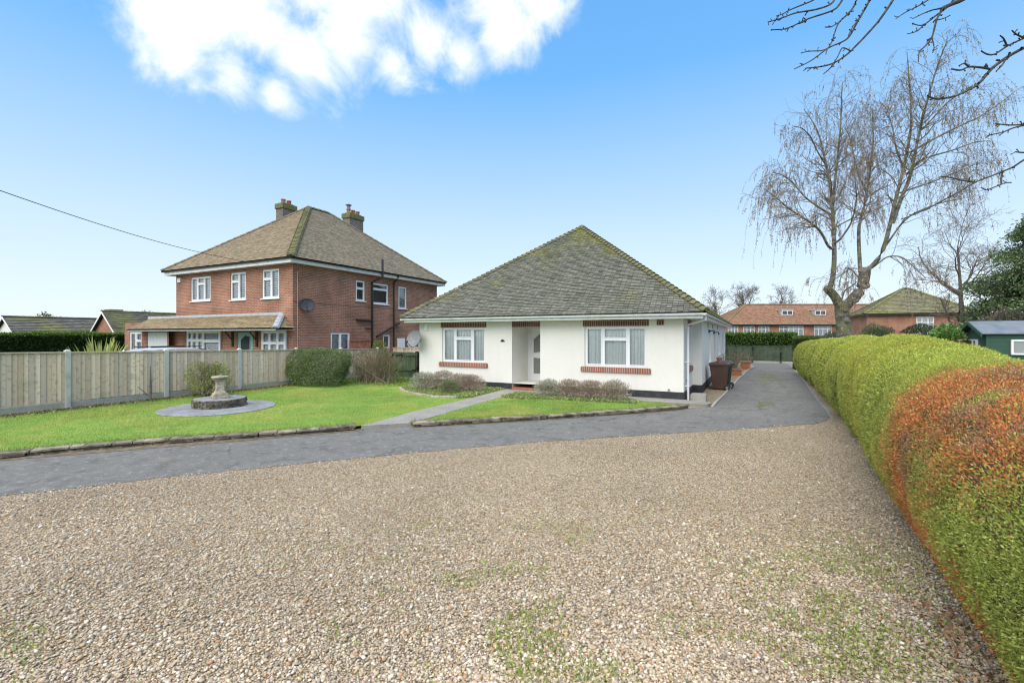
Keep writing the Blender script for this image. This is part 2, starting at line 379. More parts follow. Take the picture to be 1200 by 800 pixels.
M['pebble'] = mat('pebble', (.4, .33, .24), .8, [(90, .45, .8, (.30, .25, .19))], attr=True)
M['tarmac'] = mat('tarmac', (.152, .149, .132), .85, [(.7, .35, .65, (.182, .178, .158)), (3, .5, .68, (.115, .113, .10)), (9, .54, .72, (.25, .25, .24)), (60, .5, .7, (.09, .092, .09)), (2.3, .68, .76, (.19, .215, .13))], (150, .6, .01))
def tarmac_cracks(m):
    nt = m.node_tree; N = nt.nodes; L = nt.links; b = N['Principled BSDF']; src = b.inputs['Base Color'].links[0].from_socket
    tc = N.new('ShaderNodeTexCoord'); n = N.new('ShaderNodeTexNoise'); n.inputs['Scale'].default_value = 2.2; n.inputs['Detail'].default_value = 4; L.new(tc.outputs['Object'], n.inputs['Vector'])
    a = N.new('ShaderNodeVectorMath'); a.operation = 'MULTIPLY_ADD'; L.new(n.outputs['Color'], a.inputs[0]); a.inputs[1].default_value = (.7, .7, 0); L.new(tc.outputs['Object'], a.inputs[2])
    v = N.new('ShaderNodeTexVoronoi'); v.feature = 'DISTANCE_TO_EDGE'; v.inputs['Scale'].default_value = .55; L.new(a.outputs[0], v.inputs['Vector'])
    mr = N.new('ShaderNodeMapRange'); L.new(v.outputs['Distance'], mr.inputs[0]); mr.inputs[1].default_value = .004; mr.inputs[2].default_value = .016; mr.inputs[3].default_value = .7; mr.inputs[4].default_value = 0
    n2 = N.new('ShaderNodeTexNoise'); n2.inputs['Scale'].default_value = .8; n2.inputs['Detail'].default_value = 2; L.new(tc.outputs['Object'], n2.inputs['Vector'])
    m2 = N.new('ShaderNodeMapRange'); L.new(n2.outputs[0], m2.inputs[0]); m2.inputs[1].default_value = .48; m2.inputs[2].default_value = .58
    mu = N.new('ShaderNodeMath'); mu.operation = 'MULTIPLY'; L.new(mr.outputs[0], mu.inputs[0]); L.new(m2.outputs[0], mu.inputs[1])
    x = N.new('ShaderNodeMix'); x.data_type = 'RGBA'; L.new(mu.outputs[0], x.inputs[0]); L.new(src, x.inputs[6]); x.inputs[7].default_value = (.07, .075, .06, 1); L.new(x.outputs[2], b.inputs['Base Color'])
tarmac_cracks(M['tarmac'])
M['lawn'] = mat('lawn_turf', (.22, .34, .055), .95, [(.8, .35, .65, (.30, .40, .075)), (5, .45, .7, (.17, .31, .04)), (60, .45, .7, (.12, .22, .03))], (60, 1, .03))
M['rough_ground'] = mat('rough_ground', (.10, .13, .05), .95, [(.4, .35, .65, (.14, .16, .07)), (6, .45, .7, (.09, .085, .05))], (20, .8, .05))
M['path'] = mat('path_concrete', (.30, .285, .25), .9, [(1.5, .4, .65, (.24, .23, .205)), (12, .5, .75, (.19, .19, .175)), (100, .5, .8, (.15, .15, .14))], (90, .4, .01))

# ------------------------------------------------------------------ the ground
def sheet(name, poly, z, m, kind='structure', thick=0):
    b = MB()
    if thick: b.prism(poly, z - thick, z)
    else: b.poly([(x, y, z) for x, y in poly])
    return tag(b.build(name, m), kind=kind)
sheet('ground', [(-1500, -1500), (1500, -1500), (1500, 1500), (-1500, 1500)], -.03, M['rough_ground'])
LOW = [(-13.7, -4), (-10.1, .3), (-8.49, 2.24), (-7.95, 2.9), (-7.42, 3.71), (-6.78, 4.5), (-5.66, 5.8), (-5.3, 6.3), (-3.51, 8.22), (-2.15, 9.43), (-.65, 10.8), (.68, 12.05), (1.35, 12.75), (1.62, 13.3), (1.74, 13.9)]
sheet('gravel', [(-13.7, -8), (4, -8), (4, 39), (-1.0, 39), (-3, 14.4), (-16, 2), (-16, -8)], 0, M['gravel'])
def wob(pts, amp=.03, step=.25, seed=3):
    out = []
    for (x0, y0), (x1, y1) in zip(pts[:-1], pts[1:]):
        n = max(1, int(math.hypot(x1 - x0, y1 - y0) / step))
        for k in range(n): out.append((x0 + (x1 - x0) * k / n, y0 + (y1 - y0) * k / n))
    out.append(pts[-1]); a = np.array(out); n = fbm(np.c_[a, np.zeros(len(a))], 2.2, seed, 3) - .5
    t = np.gradient(a, axis=0); nn = unit(np.c_[-t[:, 1], t[:, 0]])
    return [tuple(p) for p in a + nn * n[:, None] * amp * 4]
E1 = [(-16, -3.6), (-11.08, 2.92), (-10.55, 3.84), (-9.78, 4.82), (-8.75, 5.9), (-7.61, 7.35)]     # lawn edging, left run
E2 = [(-6.72, 8.15), (-5.62, 9.2), (-4.43, 10.4), (-2.78, 12.2), (-1.75, 13.45)]                    # right run
LD = [(-.97, 14.27), (-.86, 16.52), (-.59, 22.15), (-.15, 29.95), (.19, 33.4), (.0, 38.3)]          # left kerb of the drive
RD = [(1.74, 13.9), (1.88, 17.5), (2.05, 22.7), (2.19, 28.5), (2.33, 36), (2.35, 38.3)]
tarm = wob(LOW) + RD[1:] + LD[::-1] + [(-1.3, 14.05)] + E2[::-1] + [(-7.2, 7.85)] + E1[::-1]
sheet('driveway', tarm, .006, M['tarmac'])
lawn1 = E1[::-1][:-1] + [(-16, -3.6), (-16.38, -3.6), (-16.38, 14.0), (-15.4, 14.6), (-13.2, 15.4), (-11.95, 15.5), (-11.95, 14.85), (-7.95, 14.85), (-7.75, 12), (-7.7, 9.3), (-7.45, 7.6)]
sheet('lawn', lawn1[::-1], .075, M['lawn'])
lawn2 = [(-6.72, 8.2), (-5.62, 9.25), (-4.43, 10.45), (-2.78, 12.25), (-1.75, 13.45), (-2.3, 14.05), (-7.05, 14.05), (-6.95, 11.3), (-6.82, 9.5)]
sheet('lawn', lawn2, .075, M['lawn'])
sheet('path', [(-7.5, 7.4), (-6.75, 8.15), (-6.82, 9.5), (-6.95, 11.3), (-7.05, 14.05), (-1.9, 14.05), (-1.45, 14.15), (-1.1, 14.2), (-1.0, 14.6), (-1.8, 14.9), (-7.95, 14.9), (-7.75, 12), (-7.7, 9.3)], .085, M['path'], thick=.1)
sheet('verge', [(-16, -4.2), (-10.95, 2.7), (-8.6, 5.65), (-7.35, 7.35), (-7.6, 7.5), (-8.85, 5.98), (-11.2, 3.0), (-16.2, -3.6)], .011, M['soil'])
sheet('verge', [(-6.62, 8.03), (-4.35, 10.25), (-1.6, 13.3), (-1.8, 13.5), (-4.5, 10.45), (-6.8, 8.2)], .011, M['soil'])

def kerb(name, pts, w, z0, z1, label, m, ln=.9, jit=.012):
    b = MB(); 
    for (x0, y0), (x1, y1) in zip(pts[:-1], pts[1:]):
        L_ = math.hypot(x1 - x0, y1 - y0); n = max(1, round(L_ / ln)); t = ((x1 - x0) / L_, (y1 - y0) / L_); fr = Fr((x0, y0), t)
        for k in range(n):
            dz = random.uniform(-jit, jit); do = random.uniform(-jit, jit)
            b.fbox(fr, L_ * k / n + .004, L_ * (k + 1) / n - .004, -w / 2 + do, w / 2 + do, z0, z1 + dz)
    return tag(b.build(name, m, bevel=.008), label, 'kerb')
kerb('drive_kerb', LD[:-1], .07, -.03, .05, 'pale concrete kerb between gravel bed and tarmac beside the white bungalow', M['concrete'])
kerb('drive_kerb', [(1.80, 13.8)] + RD[1:], .06, -.03, .022, 'grey kerb along the right side of the drive below the clipped hedge', M['slate'])

def edging(pts, label):
    """two or three courses of old split stone laid as a low lawn edge"""
    b = MB(); nlay = 3
    for lay in range(nlay):
        for (x0, y0), (x1, y1) in zip(pts[:-1], pts[1:]):
            L_ = math.hypot(x1 - x0, y1 - y0); fr = Fr((x0, y0), ((x1 - x0), (y1 - y0))); s = -random.uniform(0, .2)
            while s < L_:
                l = random.uniform(.28, .62); a, e = max(s, 0), min(s + l, L_)
                if e - a > .03:
                    g = random.uniform(.55, 1.15) * (1.25 if lay == nlay - 1 else .8); do = random.uniform(-.025, .02) + (.012 if lay == 2 else 0)
                    z0 = .0 + lay * .04 - .02; c = (.25 * g, .215 * g, .155 * g)
                    b.fbox(fr, a + .006, e - .006, -.13, .10 + do, z0 + .004, z0 + .04 + random.uniform(-.004, .008), c)
                s += l
    return tag(b.build('garden_edging', M['stone_brick'], bevel=.006), label, 'edging')
edging(E1, 'long low split-stone edging between the sundial lawn and the tarmac')
edging([(-6.76, 8.4)] + E2 + [(-1.62, 13.75)], 'low split-stone edging along the small lawn in front of the bungalow')

# ------------------------------------------------------------------ roofs, walls, windows
def tile_colours(P, base, moss, amt, seed):
    n = fbm(P, .55, seed, 4); f = np.clip((n - .5) * 4 + amt, 0, 1)[:, None]
    n2 = fbm(P, 3.0, seed + 9, 2)[:, None]
    c = np.array(base)[None] * (.82 + .36 * n2) * (1 + rng.uniform(-.22, .22, (len(P), 1)))
    return c * (1 - f * .75) + np.array(moss)[None] * (.6 + .8 * n2) * f * .75
def slope(tiles, under, eave_a, eave_b, top_a, top_b, gauge, tw, base, moss, seed, mossfn, th=.02):
    """tiles a roof plane eave_a->eave_b (left to right seen from outside) up to top_a->top_b"""
    A, B, C, D = map(Vector, (eave_a, eave_b, top_b, top_a))
    if (C - D).length > 1e-3: under.poly([A, B, C, D])
    else: under.poly([A, B, C])
    u = (B - A).normalized(); n = u.cross((D - A)).normalized(); s = n.cross(u).normalized()
    if s.z < 0: s = -s
    if n.z < 0: n = -n
    Ls = (D - A).dot(s); la = (D - A).dot(u); lb = (C - A).dot(u); W_ = (B - A).length
    quads = []; ctr = []
    rows = int(Ls / gauge)
    for k in range(rows):
        h = k * gauge; hm = h + gauge * .5
        l = la * hm / Ls; r = W_ + (lb - W_) * hm / Ls
        x = l - (tw * .5 if k % 2 else 0)
        while x < r:
            a, e = max(x, l), min(x + tw, r)
            if e - a > .02:
                t = th * random.uniform(.7, 1.5); g = .004; j = random.uniform(-.006, .006)
                p0 = A + u * (a + g) + s * (h - .02 + j) + n * (t + .012); p1 = A + u * (e - g) + s * (h - .02 + j) + n * (t + .012)
                p2 = A + u * (e - g) + s * (h + gauge + .02) + n * .008; p3 = A + u * (a + g) + s * (h + gauge + .02) + n * .008
                q0 = p0 - n * t; q1 = p1 - n * t
                quads.append((p0, p1, p2, p3, q0, q1)); ctr.append(((p0 + p2) * .5, hm / Ls, (a - l) , (r - e)))
            x += tw
    P = np.array([tuple(c[0]) for c in ctr])
    amt = np.array([mossfn(*c) for c in ctr])
    cols = tile_colours(P, base, moss, amt, seed)
    for (p0, p1, p2, p3, q0, q1), c in zip(quads, cols):
        c = tuple(c)
        tiles.poly([p0, p1, p2, p3], c); tiles.poly([q0, q1, p1, p0], c)
        tiles.poly([q0, p0, p3], c); tiles.poly([p1, q1, p2], c)
def hip_caps(b, p, q, w=.13, ln=.3, cols=((.16, .15, .11), (.2, .21, .08)), lift=.04, rise=.06, step=.025):
    p, q = Vector(p), Vector(q); d = (q - p); n = max(1, int(d.length / ln)); d.normalize(); side = d.cross(Vector((0, 0, 1))).normalized(); up = side.cross(d).normalized()
    for k in range(n):
        a = p + d * ((q - p).length * k / n - .03); e = p + d * ((q - p).length * (k + 1) / n)
        c = np.array(cols[0]) * (1 - (f := random.random())) + np.array(cols[1]) * f; c = tuple(c * random.uniform(.7, 1.25))
        prof = [(-w, -.05), (-w * .62, .03), (0, rise), (w * .62, .03), (w, -.05)]
        ra = [a + side * x + up * (z + lift + step) for x, z in prof]; re = [e + side * x * .92 + up * (z + lift) for x, z in prof]
        for i in range(4): b.poly([ra[i], ra[i + 1], re[i + 1], re[i]], c)
        b.poly([ra[i] for i in range(5)], (.05, .05, .045))

def wall(b, fr, s0, s1, z0, z1, ops=(), depth=.1):
    ss = sorted({s0, s1, *[o[0] for o in ops], *[o[1] for o in ops]}); zs = sorted({z0, z1, *[o[2] for o in ops], *[o[3] for o in ops]})
    for a, e in zip(ss[:-1], ss[1:]):
        for c, d in zip(zs[:-1], zs[1:]):
            m, n = (a + e) / 2, (c + d) / 2
            if any(o[0] < m < o[1] and o[2] < n < o[3] for o in ops): continue
            b.poly([fr.p(a, 0, c), fr.p(e, 0, c), fr.p(e, 0, d), fr.p(a, 0, d)])
    for o in ops:
        a, e, c, d = o[:4]; dp = o[4] if len(o) > 4 else depth
        b.poly([fr.p(a, 0, c), fr.p(a, 0, d), fr.p(a, -dp, d), fr.p(a, -dp, c)][::-1])
        b.poly([fr.p(e, 0, c), fr.p(e, -dp, c), fr.p(e, -dp, d), fr.p(e, 0, d)][::-1])
        b.poly([fr.p(a, 0, d), fr.p(e, 0, d), fr.p(e, -dp, d), fr.p(a, -dp, d)][::-1])
        b.poly([fr.p(a, 0, c), fr.p(a, -dp, c), fr.p(e, -dp, c), fr.p(e, 0, c)][::-1])

def window(fr, house, s0, s1, z0, z1, lights, inset=.06, fw=.055, sill=None, cover='curtain', label=None, sashes=True, cover_m=None):
    """lights: list of (f0, f1, [transom heights as fractions], casement bool)"""
    b = MB(); g = MB(); o1 = -inset; o0 = -inset - .06
    b.fbox(fr, s0, s1, o0, o1, z0, z0 + fw); b.fbox(fr, s0, s1, o0, o1, z1 - fw, z1)
    b.fbox(fr, s0, s0 + fw, o0, o1, z0 + fw, z1 - fw); b.fbox(fr, s1 - fw, s1, o0, o1, z0 + fw, z1 - fw)
    iw, ih = s1 - s0, z1 - z0
    for f0, f1, trans, *rest in lights:
        a, e = s0 + iw * f0, s0 + iw * f1
        a += fw if f0 == 0 else fw * .5; e -= fw if f1 == 1 else fw * .5
        if f0 > 0: b.fbox(fr, a - fw, a, o0, o1 - .004, z0 + fw, z1 - fw)
        zs = [0, *trans, 1]
        for c, d in zip(zs[:-1], zs[1:]):
            zc = z0 + ih * c + (fw if c == 0 else fw * .5); zd = z0 + ih * d - (fw if d == 1 else fw * .5)
            if c > 0: b.fbox(fr, a, e, o0, o1 - .006, zc - fw, zc)
            k = .032 if sashes else .0
            if sashes:
                q = o1 + .012
                b.fbox(fr, a, e, o0, q, zc, zc + k); b.fbox(fr, a, e, o0, q, zd - k, zd)
                b.fbox(fr, a, a + k, o0, q, zc + k, zd - k); b.fbox(fr, e - k, e, o0, q, zc + k, zd - k)
            g.poly([fr.p(a + k - .005, o0 + .025, zc + k - .005), fr.p(e - k + .005, o0 + .025, zc + k - .005), fr.p(e - k + .005, o0 + .025, zd - k + .005), fr.p(a + k - .005, o0 + .025, zd - k + .005)])
    w = b.build('window', M['upvc'], house)
    if label: w['label'] = label
    g.build('pane', M['glass'], w)
    c = MB()
    if cover == 'curtain':
        N_ = int(iw / .022); pts = []
        for k in range(N_ + 1):
            s = s0 + .03 + (iw - .06) * k / N_
            pts.append((s, o0 - .055 + .022 * math.sin(s * 41 + 1.5 * math.sin(s * 7)) + .012 * math.sin(s * 97)))
        for (a, p), (e, q) in zip(pts[:-1], pts[1:]):
            c.poly([fr.p(a, p, z0 - .02), fr.p(e, q, z0 - .02), fr.p(e, q, z1 + .02), fr.p(a, p, z1 + .02)])
        c.build('curtain', cover_m or M['net'], w, smooth=True)
    elif cover == 'blind':
        z = z0
        while z < z1:
            c.poly([fr.p(s0, o0 - .015, z), fr.p(s1, o0 - .015, z), fr.p(s1, o0 - .055, z + .088), fr.p(s0, o0 - .055, z + .088)]); z += .1
        c.build('blind', M['blind'], w)
    elif cover == 'slate':
        c.fbox(fr, s0 + .02, s1 - .02, o0 + .001, o0 + .012, z0 + .02, z1 - .02); c.build('dark_room', M['dark'], w)
    elif cover == 'board':
        c.fbox(fr, s0 + .02, s1 - .02, o0 + .001, o0 + .012, z0 + .02, z1 - .02); c.build('blind', M['upvc'], w)
    else:
        c.poly([fr.p(s0 - .05, o0 - .25, z0 - .05), fr.p(s1 + .05, o0 - .25, z0 - .05), fr.p(s1 + .05, o0 - .25, z1 + .05), fr.p(s0 - .05, o0 - .25, z1 + .05)])
        c.build('dark_room', M['dark'], w)
    if sill == 'brick':
        q = MB(); q.fbox(fr, s0 - .12, s1 + .12, -.05, .05, z0 - .17, z0 - .03)
        q.fbox(fr, s0 - .10, s1 + .10, -.05, .035, z0 - .028, z0 + .0)
        q.build('sill', M['brick_sill'], w)
    elif sill == 'white':
        q = MB(); q.fbox(fr, s0 - .06, s1 + .06, -inset + .003, .06, z0 - .045, z0 - .003); q.build('sill', M['upvc'], w, bevel=.006)
    return w

# ------------------------------------------------------------------ the white bungalow
XL, XR, XS, YF, YB, ZW = -11.91, -1.82, -1.52, 14.9, 34.0, 2.55
bg = thing('bungalow', (-6.8, 24, 0), 'cream rendered bungalow with mossy hipped tile roof and brick window sills', 'bungalow')
fF = Fr((0, YF), (1, 0)); fS = Fr((XR, 0), (0, 1)); fS2 = Fr((XS, 0), (0, 1)); fP = Fr((0, 17.35), (1, 0)); fL = Fr((XL, 0), (0, -1)); fB = Fr((0, YB), (-1, 0))
wb = MB(); PZ = .30
win_ops = [(-10.8, -8.83, .99, 2.33, .14), (-4.96, -2.91, .99, 2.33, .14), (-7.70, -6.58, .13, 2.27, 1.5)]
heads = [(-10.86, -8.77, 2.335, 2.548, .012), (-5.02, -2.85, 2.335, 2.548, .012), (-7.70, -6.58, 2.33, 2.548, .012)]
wall(wb, fF, XL, XR, PZ, ZW, win_ops[:2] + [(-7.70, -6.58, PZ, 2.33, 1.5)] + heads, .14)
side_ops = [(15.95, 17.0, 1.0, 2.33, .12)]
wall(wb, fS, YF, 17.35, PZ, ZW, side_ops + [(15.9, 17.05, 2.335, 2.548, .012)])
wall(wb, fP, XR, XS, PZ, ZW)
far_ops = [(20.6, 21.5, .95, 2.1, .1), (23.4, 24.3, .25 + .1, 2.25, .1), (26.5, 28.2, 1.0, 2.1, .1), (30.2, 31.4, 1.0, 2.1, .1)]
wall(wb, fS2, 17.35, YB, PZ, ZW, far_ops)
wall(wb, fL, -YB, -YF, PZ, ZW, [(-19.5, -18.2, 1.0, 2.3, .1), (-26, -24.5, 1.0, 2.3, .1)])
wall(wb, fB, -XS, -XL, PZ, ZW)
# back of the porch recess, below-window backing and the corner quoin strip
for x in (-7.70, -6.58):
    q = [(x, YF, .02), (x, YF + 1.5, .02), (x, YF + 1.5, PZ), (x, YF, PZ)]; wb.poly(q if x < -7 else q[::-1])
walls = wb.build('wall', M['render'], bg)
pb = MB()
for a, e in ((XL, -7.70), (-6.58, XR)): wall(pb, Fr((0, YF - .022), (1, 0)), a, e + (.022 if e == XR else 0), -.05, PZ)
wall(pb, Fr((XR + .022, 0), (0, 1)), YF - .022, 17.33, -.05, PZ); wall(pb, Fr((0, 17.328), (1, 0)), XR + .022, XS + .022, -.05, PZ)
wall(pb, Fr((XS + .022, 0), (0, 1)), 17.328, YB, -.05, PZ); wall(pb, Fr((XL - .022, 0), (0, -1)), -YB, -YF + .022, -.05, PZ); wall(pb, Fr((0, YB + .022), (-1, 0)), -XS, -XL, -.05, PZ)
for x0, x1, y0, y1 in ((XL - .022, -7.7, YF - .022, YF), (-6.58, XR + .022, YF - .022, YF), (XR, XR + .022, YF, 17.33), (XS, XS + .022, 17.33, YB)):
    pb.poly([(x0, y0, PZ), (x1, y0, PZ), (x1, y1, PZ), (x0, y1, PZ)])
pb.build('plinth', M['plinth'], bg)
for a, e, c, d, _ in heads: hb = MB(); hb.fbox(fF, a + .003, e - .003, -.011, -.004, c + .003, d); hb.build('brick_lintel', M['brick_soldier'], bg)
hb = MB(); hb.fbox(fS, 15.903, 17.047, -.011, -.004, 2.338, 2.548); hb.build('brick_lintel', M['brick_soldier'], bg)
for o in win_ops[:2]:
    window(fF, bg, o[0], o[1], 1.0, 2.33, [(0, .30, []), (.30, .70, [.69]), (.70, 1, [])], .07, sill='brick')
window(fS, bg, 15.95, 17.0, 1.0, 2.33, [(0, .5, [.7]), (.5, 1, [])], .05, sill='brick')
for o in far_ops:
    if o[2] > .5: window(fS2, bg, o[0], o[1], o[2], o[3], [(0, .5, []), (.5, 1, [])], .05, sill='white')
for s0, s1 in ((-19.5, -18.2), (-26, -24.5)): window(fL, bg, s0, s1, 1.0, 2.3, [(0, .5, []), (.5, 1, [])], .05, sill='white')
def panel_door(fr, house, s0, s1, z0, z1, o, colour, name='door', label=None):
    b = MB(); fw = .07
    b.fbox(fr, s0, s0 + fw, o - .08, o, z0, z1); b.fbox(fr, s1 - fw, s1, o - .08, o, z0, z1); b.fbox(fr, s0 + fw, s1 - fw, o - .08, o, z1 - fw, z1)
    b.fbox(fr, s0 + fw + .006, s1 - fw - .006, o - .06, o - .015, z0 + .01, z1 - fw - .006)
    d = b.build(name, colour, house, bevel=.004)
    if label: d['label'] = label
    m = (s0 + s1) / 2; g = MB(); t = MB(); h = (z1 - z0)
    def pane(poly):
        pts = [(m + x * (s1 - s0), z0 + y * h) for x, y in poly]
        g.poly([fr.p(x, o - .010, z) for x, z in pts])
        for (x0, y0), (x1, y1) in zip(pts, pts[1:] + pts[:1]):
            t.tube([fr.p(x0, o - .008, y0), fr.p(x1, o - .008, y1)], .018, 6)
    pane([(-.31, .56), (.31, .60), (.31, .90), (.0, .93), (-.31, .82)]); pane([(-.31, .18), (.31, .18), (.31, .46), (-.31, .49)])
    t.fbox(fr, m - .13, m + .13, o - .015, o + .0, z0 + h * .51, z0 + h * .535)
    g.build('door_glass', M['dark' if name != 'door' or colour is M['mint'] else 'frosted'], d); t.build('door_moulding', colour, d)
    hd = MB(); hd.fbox(fr, s1 - fw - .10, s1 - fw - .07, o - .015, o + .005, z0 + h * .44, z0 + h * .56); hd.tube([fr.p(s1 - fw - .085, o + .03, z0 + h * .5), fr.p(s1 - fw - .20, o + .03, z0 + h * .5)], .009, 6); hd.tube([fr.p(s1 - fw - .085, o - .01, z0 + h * .5), fr.p(s1 - fw - .085, o + .03, z0 + h * .5)], .009, 6)
    hd.build('handle', M['grey_metal'], d)
    return d
db = MB(); 
panel_door(fF, bg, -7.66, -6.75, .17, 2.26, -1.38, M['upvc'])
db.fbox(fF, -7.697, -7.664, -1.495, -1.36, .15, 2.325); db.fbox(fF, -6.746, -6.583, -1.495, -1.36, .15, 2.325)
db.fbox(fF, -7.663, -6.747, -1.495, -1.36, 2.262, 2.325)
db.build('door_surround', M['upvc'], bg)
st = MB(); st.fbox(fF, -7.695, -6.585, -1.49, .035, .088, .155); st.build('tiled_step', M['terracotta'], bg, bevel=.008)
# eaves: soffit, fascia, gutter
EX0, EX1, EY0, EY1 = -12.3, -1.24, 14.42, 34.5
sf = MB(); sf.prism([(EX0 + .03, EY0 + .03), (EX1 - .03, EY0 + .03), (EX1 - .03, EY1), (EX0 + .03, EY1)], 2.551, 2.56)
fa = MB()
for x0, x1, y0, y1 in ((EX0, EX1, EY0, EY0 + .03), (EX1 - .03, EX1, EY0 + .03, EY1), (EX0, EX0 + .03, EY0 + .03, EY1), (EX0, EX1, EY1, EY1 + .03)):
    fa.box(x0, x1, y0, y1, 2.535, 2.70)
sf.build('soffit', M['upvc_dirty'], bg); fa.build('fascia', M['upvc_dirty'], bg)
gb = MB()
def gutter(b, p, q, out, r=.055):
    p, q, out = Vector(p), Vector(q), Vector(out); prof = [(-r, 0), (-r * .8, -r * .75), (0, -r), (r * .8, -r * .75), (r, 0), (r + .012, .012), (r - .012, .006), (r * .66, -r * .6), (0, -r * .8), (-r * .66, -r * .6)]
    A = [p + out * (x + r) + Vector((0, 0, z)) for x, z in prof]; B = [q + out * (x + r) + Vector((0, 0, z)) for x, z in prof]
    n = len(prof)
    for i in range(n): b.poly([A[i], B[i], B[(i + 1) % n], A[(i + 1) % n]])
    b.poly(A); b.poly(B[::-1])
gutter(gb, (EX0 - .1, EY0, 2.675), (EX1 + .11, EY0, 2.675), (0, -1, 0)); gutter(gb, (EX1, EY0 - .11, 2.672), (EX1, EY1, 2.672), (1, 0, 0)); gutter(gb, (EX0, EY0 - .11, 2.672), (EX0, EY1, 2.672), (-1, 0, 0))
gb.build('gutter', M['upvc_dirty'], bg)
dp = MB(); dp.tube([(EX1 + .05, EY0 + .35, 2.64), (EX1 + .05, EY0 + .35, 2.50), (XR + .09, YF + .33, 2.36), (XR + .09, YF + .33, 2.30), (XR + .09, YF + .33, .03)], .036, 10)
for z in (2.25, 1.2, .45): dp.box(XR + .002, XR + .13, YF + .285, YF + .375, z, z + .03)
dp.build('downpipe', M['upvc'], bg, smooth=False)
dq = MB(); dq.tube([(EX1 + .03, 31, 2.64), (XS + .09, 31, 2.36), (XS + .09, 31, .03)], .036, 8); dq.build('downpipe', M['upvc'], bg)
# brick vents
for fr, s, z in ((fF, -2.5, 2.44), (fS2, 19.9, 2.42), (fS2, 22.4, 2.42), (fS2, 25.6, 2.42)):
    v = MB(); v.fbox(fr, s - .11, s + .11, .002, .012, z - .085, z + .085)
    for k in range(4):
        for j in range(2): v.fbox(fr, s - .1 + k * .05, s - .065 + k * .05, .012, .016, z - .07 + j * .075, z - .015 + j * .075)
    v.build('air_brick', M['brick_soldier'], bg)
for s, z in ((20.2, 2.2), (22.9, 2.15)):
    v = MB(); v.fbox(fS2, s - .05, s + .05, .002, .05, z - .06, z + .06); v.tube([fS2.p(s, .05, z), fS2.p(s, .2, z + .03), fS2.p(s, .24, z - .08)], [.02, .02, .05], 8); v.build('outside_lamp', M['black_plastic'], bg)
v = MB(); v.fbox(fF, -8.16, -8.0, .002, .02, 1.80, 1.85); v.lathe([(.0, 0), (.05, 0), (.04, .03), (0, .035)], (-8.08, YF - .02, 1.85), 10); v.build('door_plaque', M['black_plastic'], bg)
v = MB(); v.fbox(fF, -11.62, -11.47, .002, .06, 2.23, 2.50); v.fbox(fF, -11.59, -11.50, .06, .07, 2.29, 2.42); v.build('alarm_box', M['upvc'], bg, bevel=.01)
v = MB(); v.tube([fF.p(-2.25, .0, .36), fF.p(-2.25, .05, .36)], .03, 8); v.build('pipe_outlet', M['grey_metal'], bg); v = MB(); v.fbox(fS, 15.6, 15.66, .002, .03, .55, .65); v.build('outside_tap', M['grey_metal'], bg)
# roof
RZ, EZ = 6.86, 2.72; XM = (EX0 + EX1) / 2; RY0, RY1 = 19.95, 29.0
g0, g1 = .07, .07
A_ = (EX0 - g0, EY0 - g0, EZ); B_ = (EX1 + g0, EY0 - g0, EZ); C_ = (EX1 + g0, EY1 + g0, EZ); D_ = (EX0 - g0, EY1 + g0, EZ); Ra = (XM, RY0, RZ); Rb = (XM, RY1, RZ)
tl, ud = MB(), MB()
bt = (.155, .158, .128); bm = (.20, .205, .035)
mf = lambda p, h, l, r: -.85 + 1.2 * math.exp(-max(r, 0) * 1.6) + .15 * math.exp(-max(l, 0) * 2.5) + .5 * max(0, h - .82) * 4 + .1
slope(tl, ud, A_, B_, Ra, Ra, .1, .165, bt, bm, 3, mf, .028)
slope(tl, ud, B_, C_, Ra, Rb, .1, .165, bt, (.20, .215, .03), 4, lambda p, h, l, r: .62)
slope(tl, ud, D_, A_, Rb, Ra, .1, .165, bt, bm, 5, lambda p, h, l, r: -.2)
slope(tl, ud, C_, D_, Rb, Rb, .1, .165, bt, bm, 6, lambda p, h, l, r: .1)
rf = tl.build('roof', M['tile'], bg); ud.build('roof_deck', M['dark'], rf)
rc = MB()
mos = ((.11, .105, .07), (.19, .178, .085)); dry = ((.10, .098, .075), (.22, .20, .13))
hip_caps(rc, A_, Ra, .10, .22, dry, .04, .05, .05); hip_caps(rc, B_, Ra, .11, .22, mos, .04, .05, .06); hip_caps(rc, C_, Rb, .13, .3, mos); hip_caps(rc, D_, Rb, .13, .3, mos); hip_caps(rc, Ra, Rb, .15, .33, mos)
rc.lathe([(.17, -.02), (.15, .06), (.06, .12), (0, .13)], (XM, RY0, RZ + .01), 10, (.17, .17, .1))
rc.build('hip_tiles', M['ridge'], rf)

# ------------------------------------------------------------------ the brick house
HX0, HX1, HY0, HY1, HZ = -27.28, -18.0, 13.72, 24.29, 5.28
bh = thing('brick_house', (-22.6, 19, 0), 'two storey red brick house with brown hipped roof and two chimneys', 'house')
hF = Fr((0, HY0), (1, 0)); hS = Fr((HX1, 0), (0, 1)); hL = Fr((HX0, 0), (0, -1)); hB = Fr((0, HY1), (-1, 0)); hG = Fr((0, HY0 - .35), (1, 0)); 
up = [(-25.92, -24.17, 3.78, 5.02), (-22.53, -21.33, 3.73, 5.06), (-20.13, -18.92, 3.72, 5.06)]
dn = [(-26.1, -23.2, 1.0, 2.24), (-22.03, -20.8, .1, 2.2), (-20.02, -18.35, 1.0, 2.24)]
sd = [(17.4, 18.02, 3.81, 4.86), (18.55, 19.78, 3.73, 4.84), (20.63, 21.33, 3.57, 4.84), (15.8, 17.0, 1.1, 2.17), (19.38, 19.92, 1.3, 2.06), (21.5, 22.6, 1.25, 1.98)]
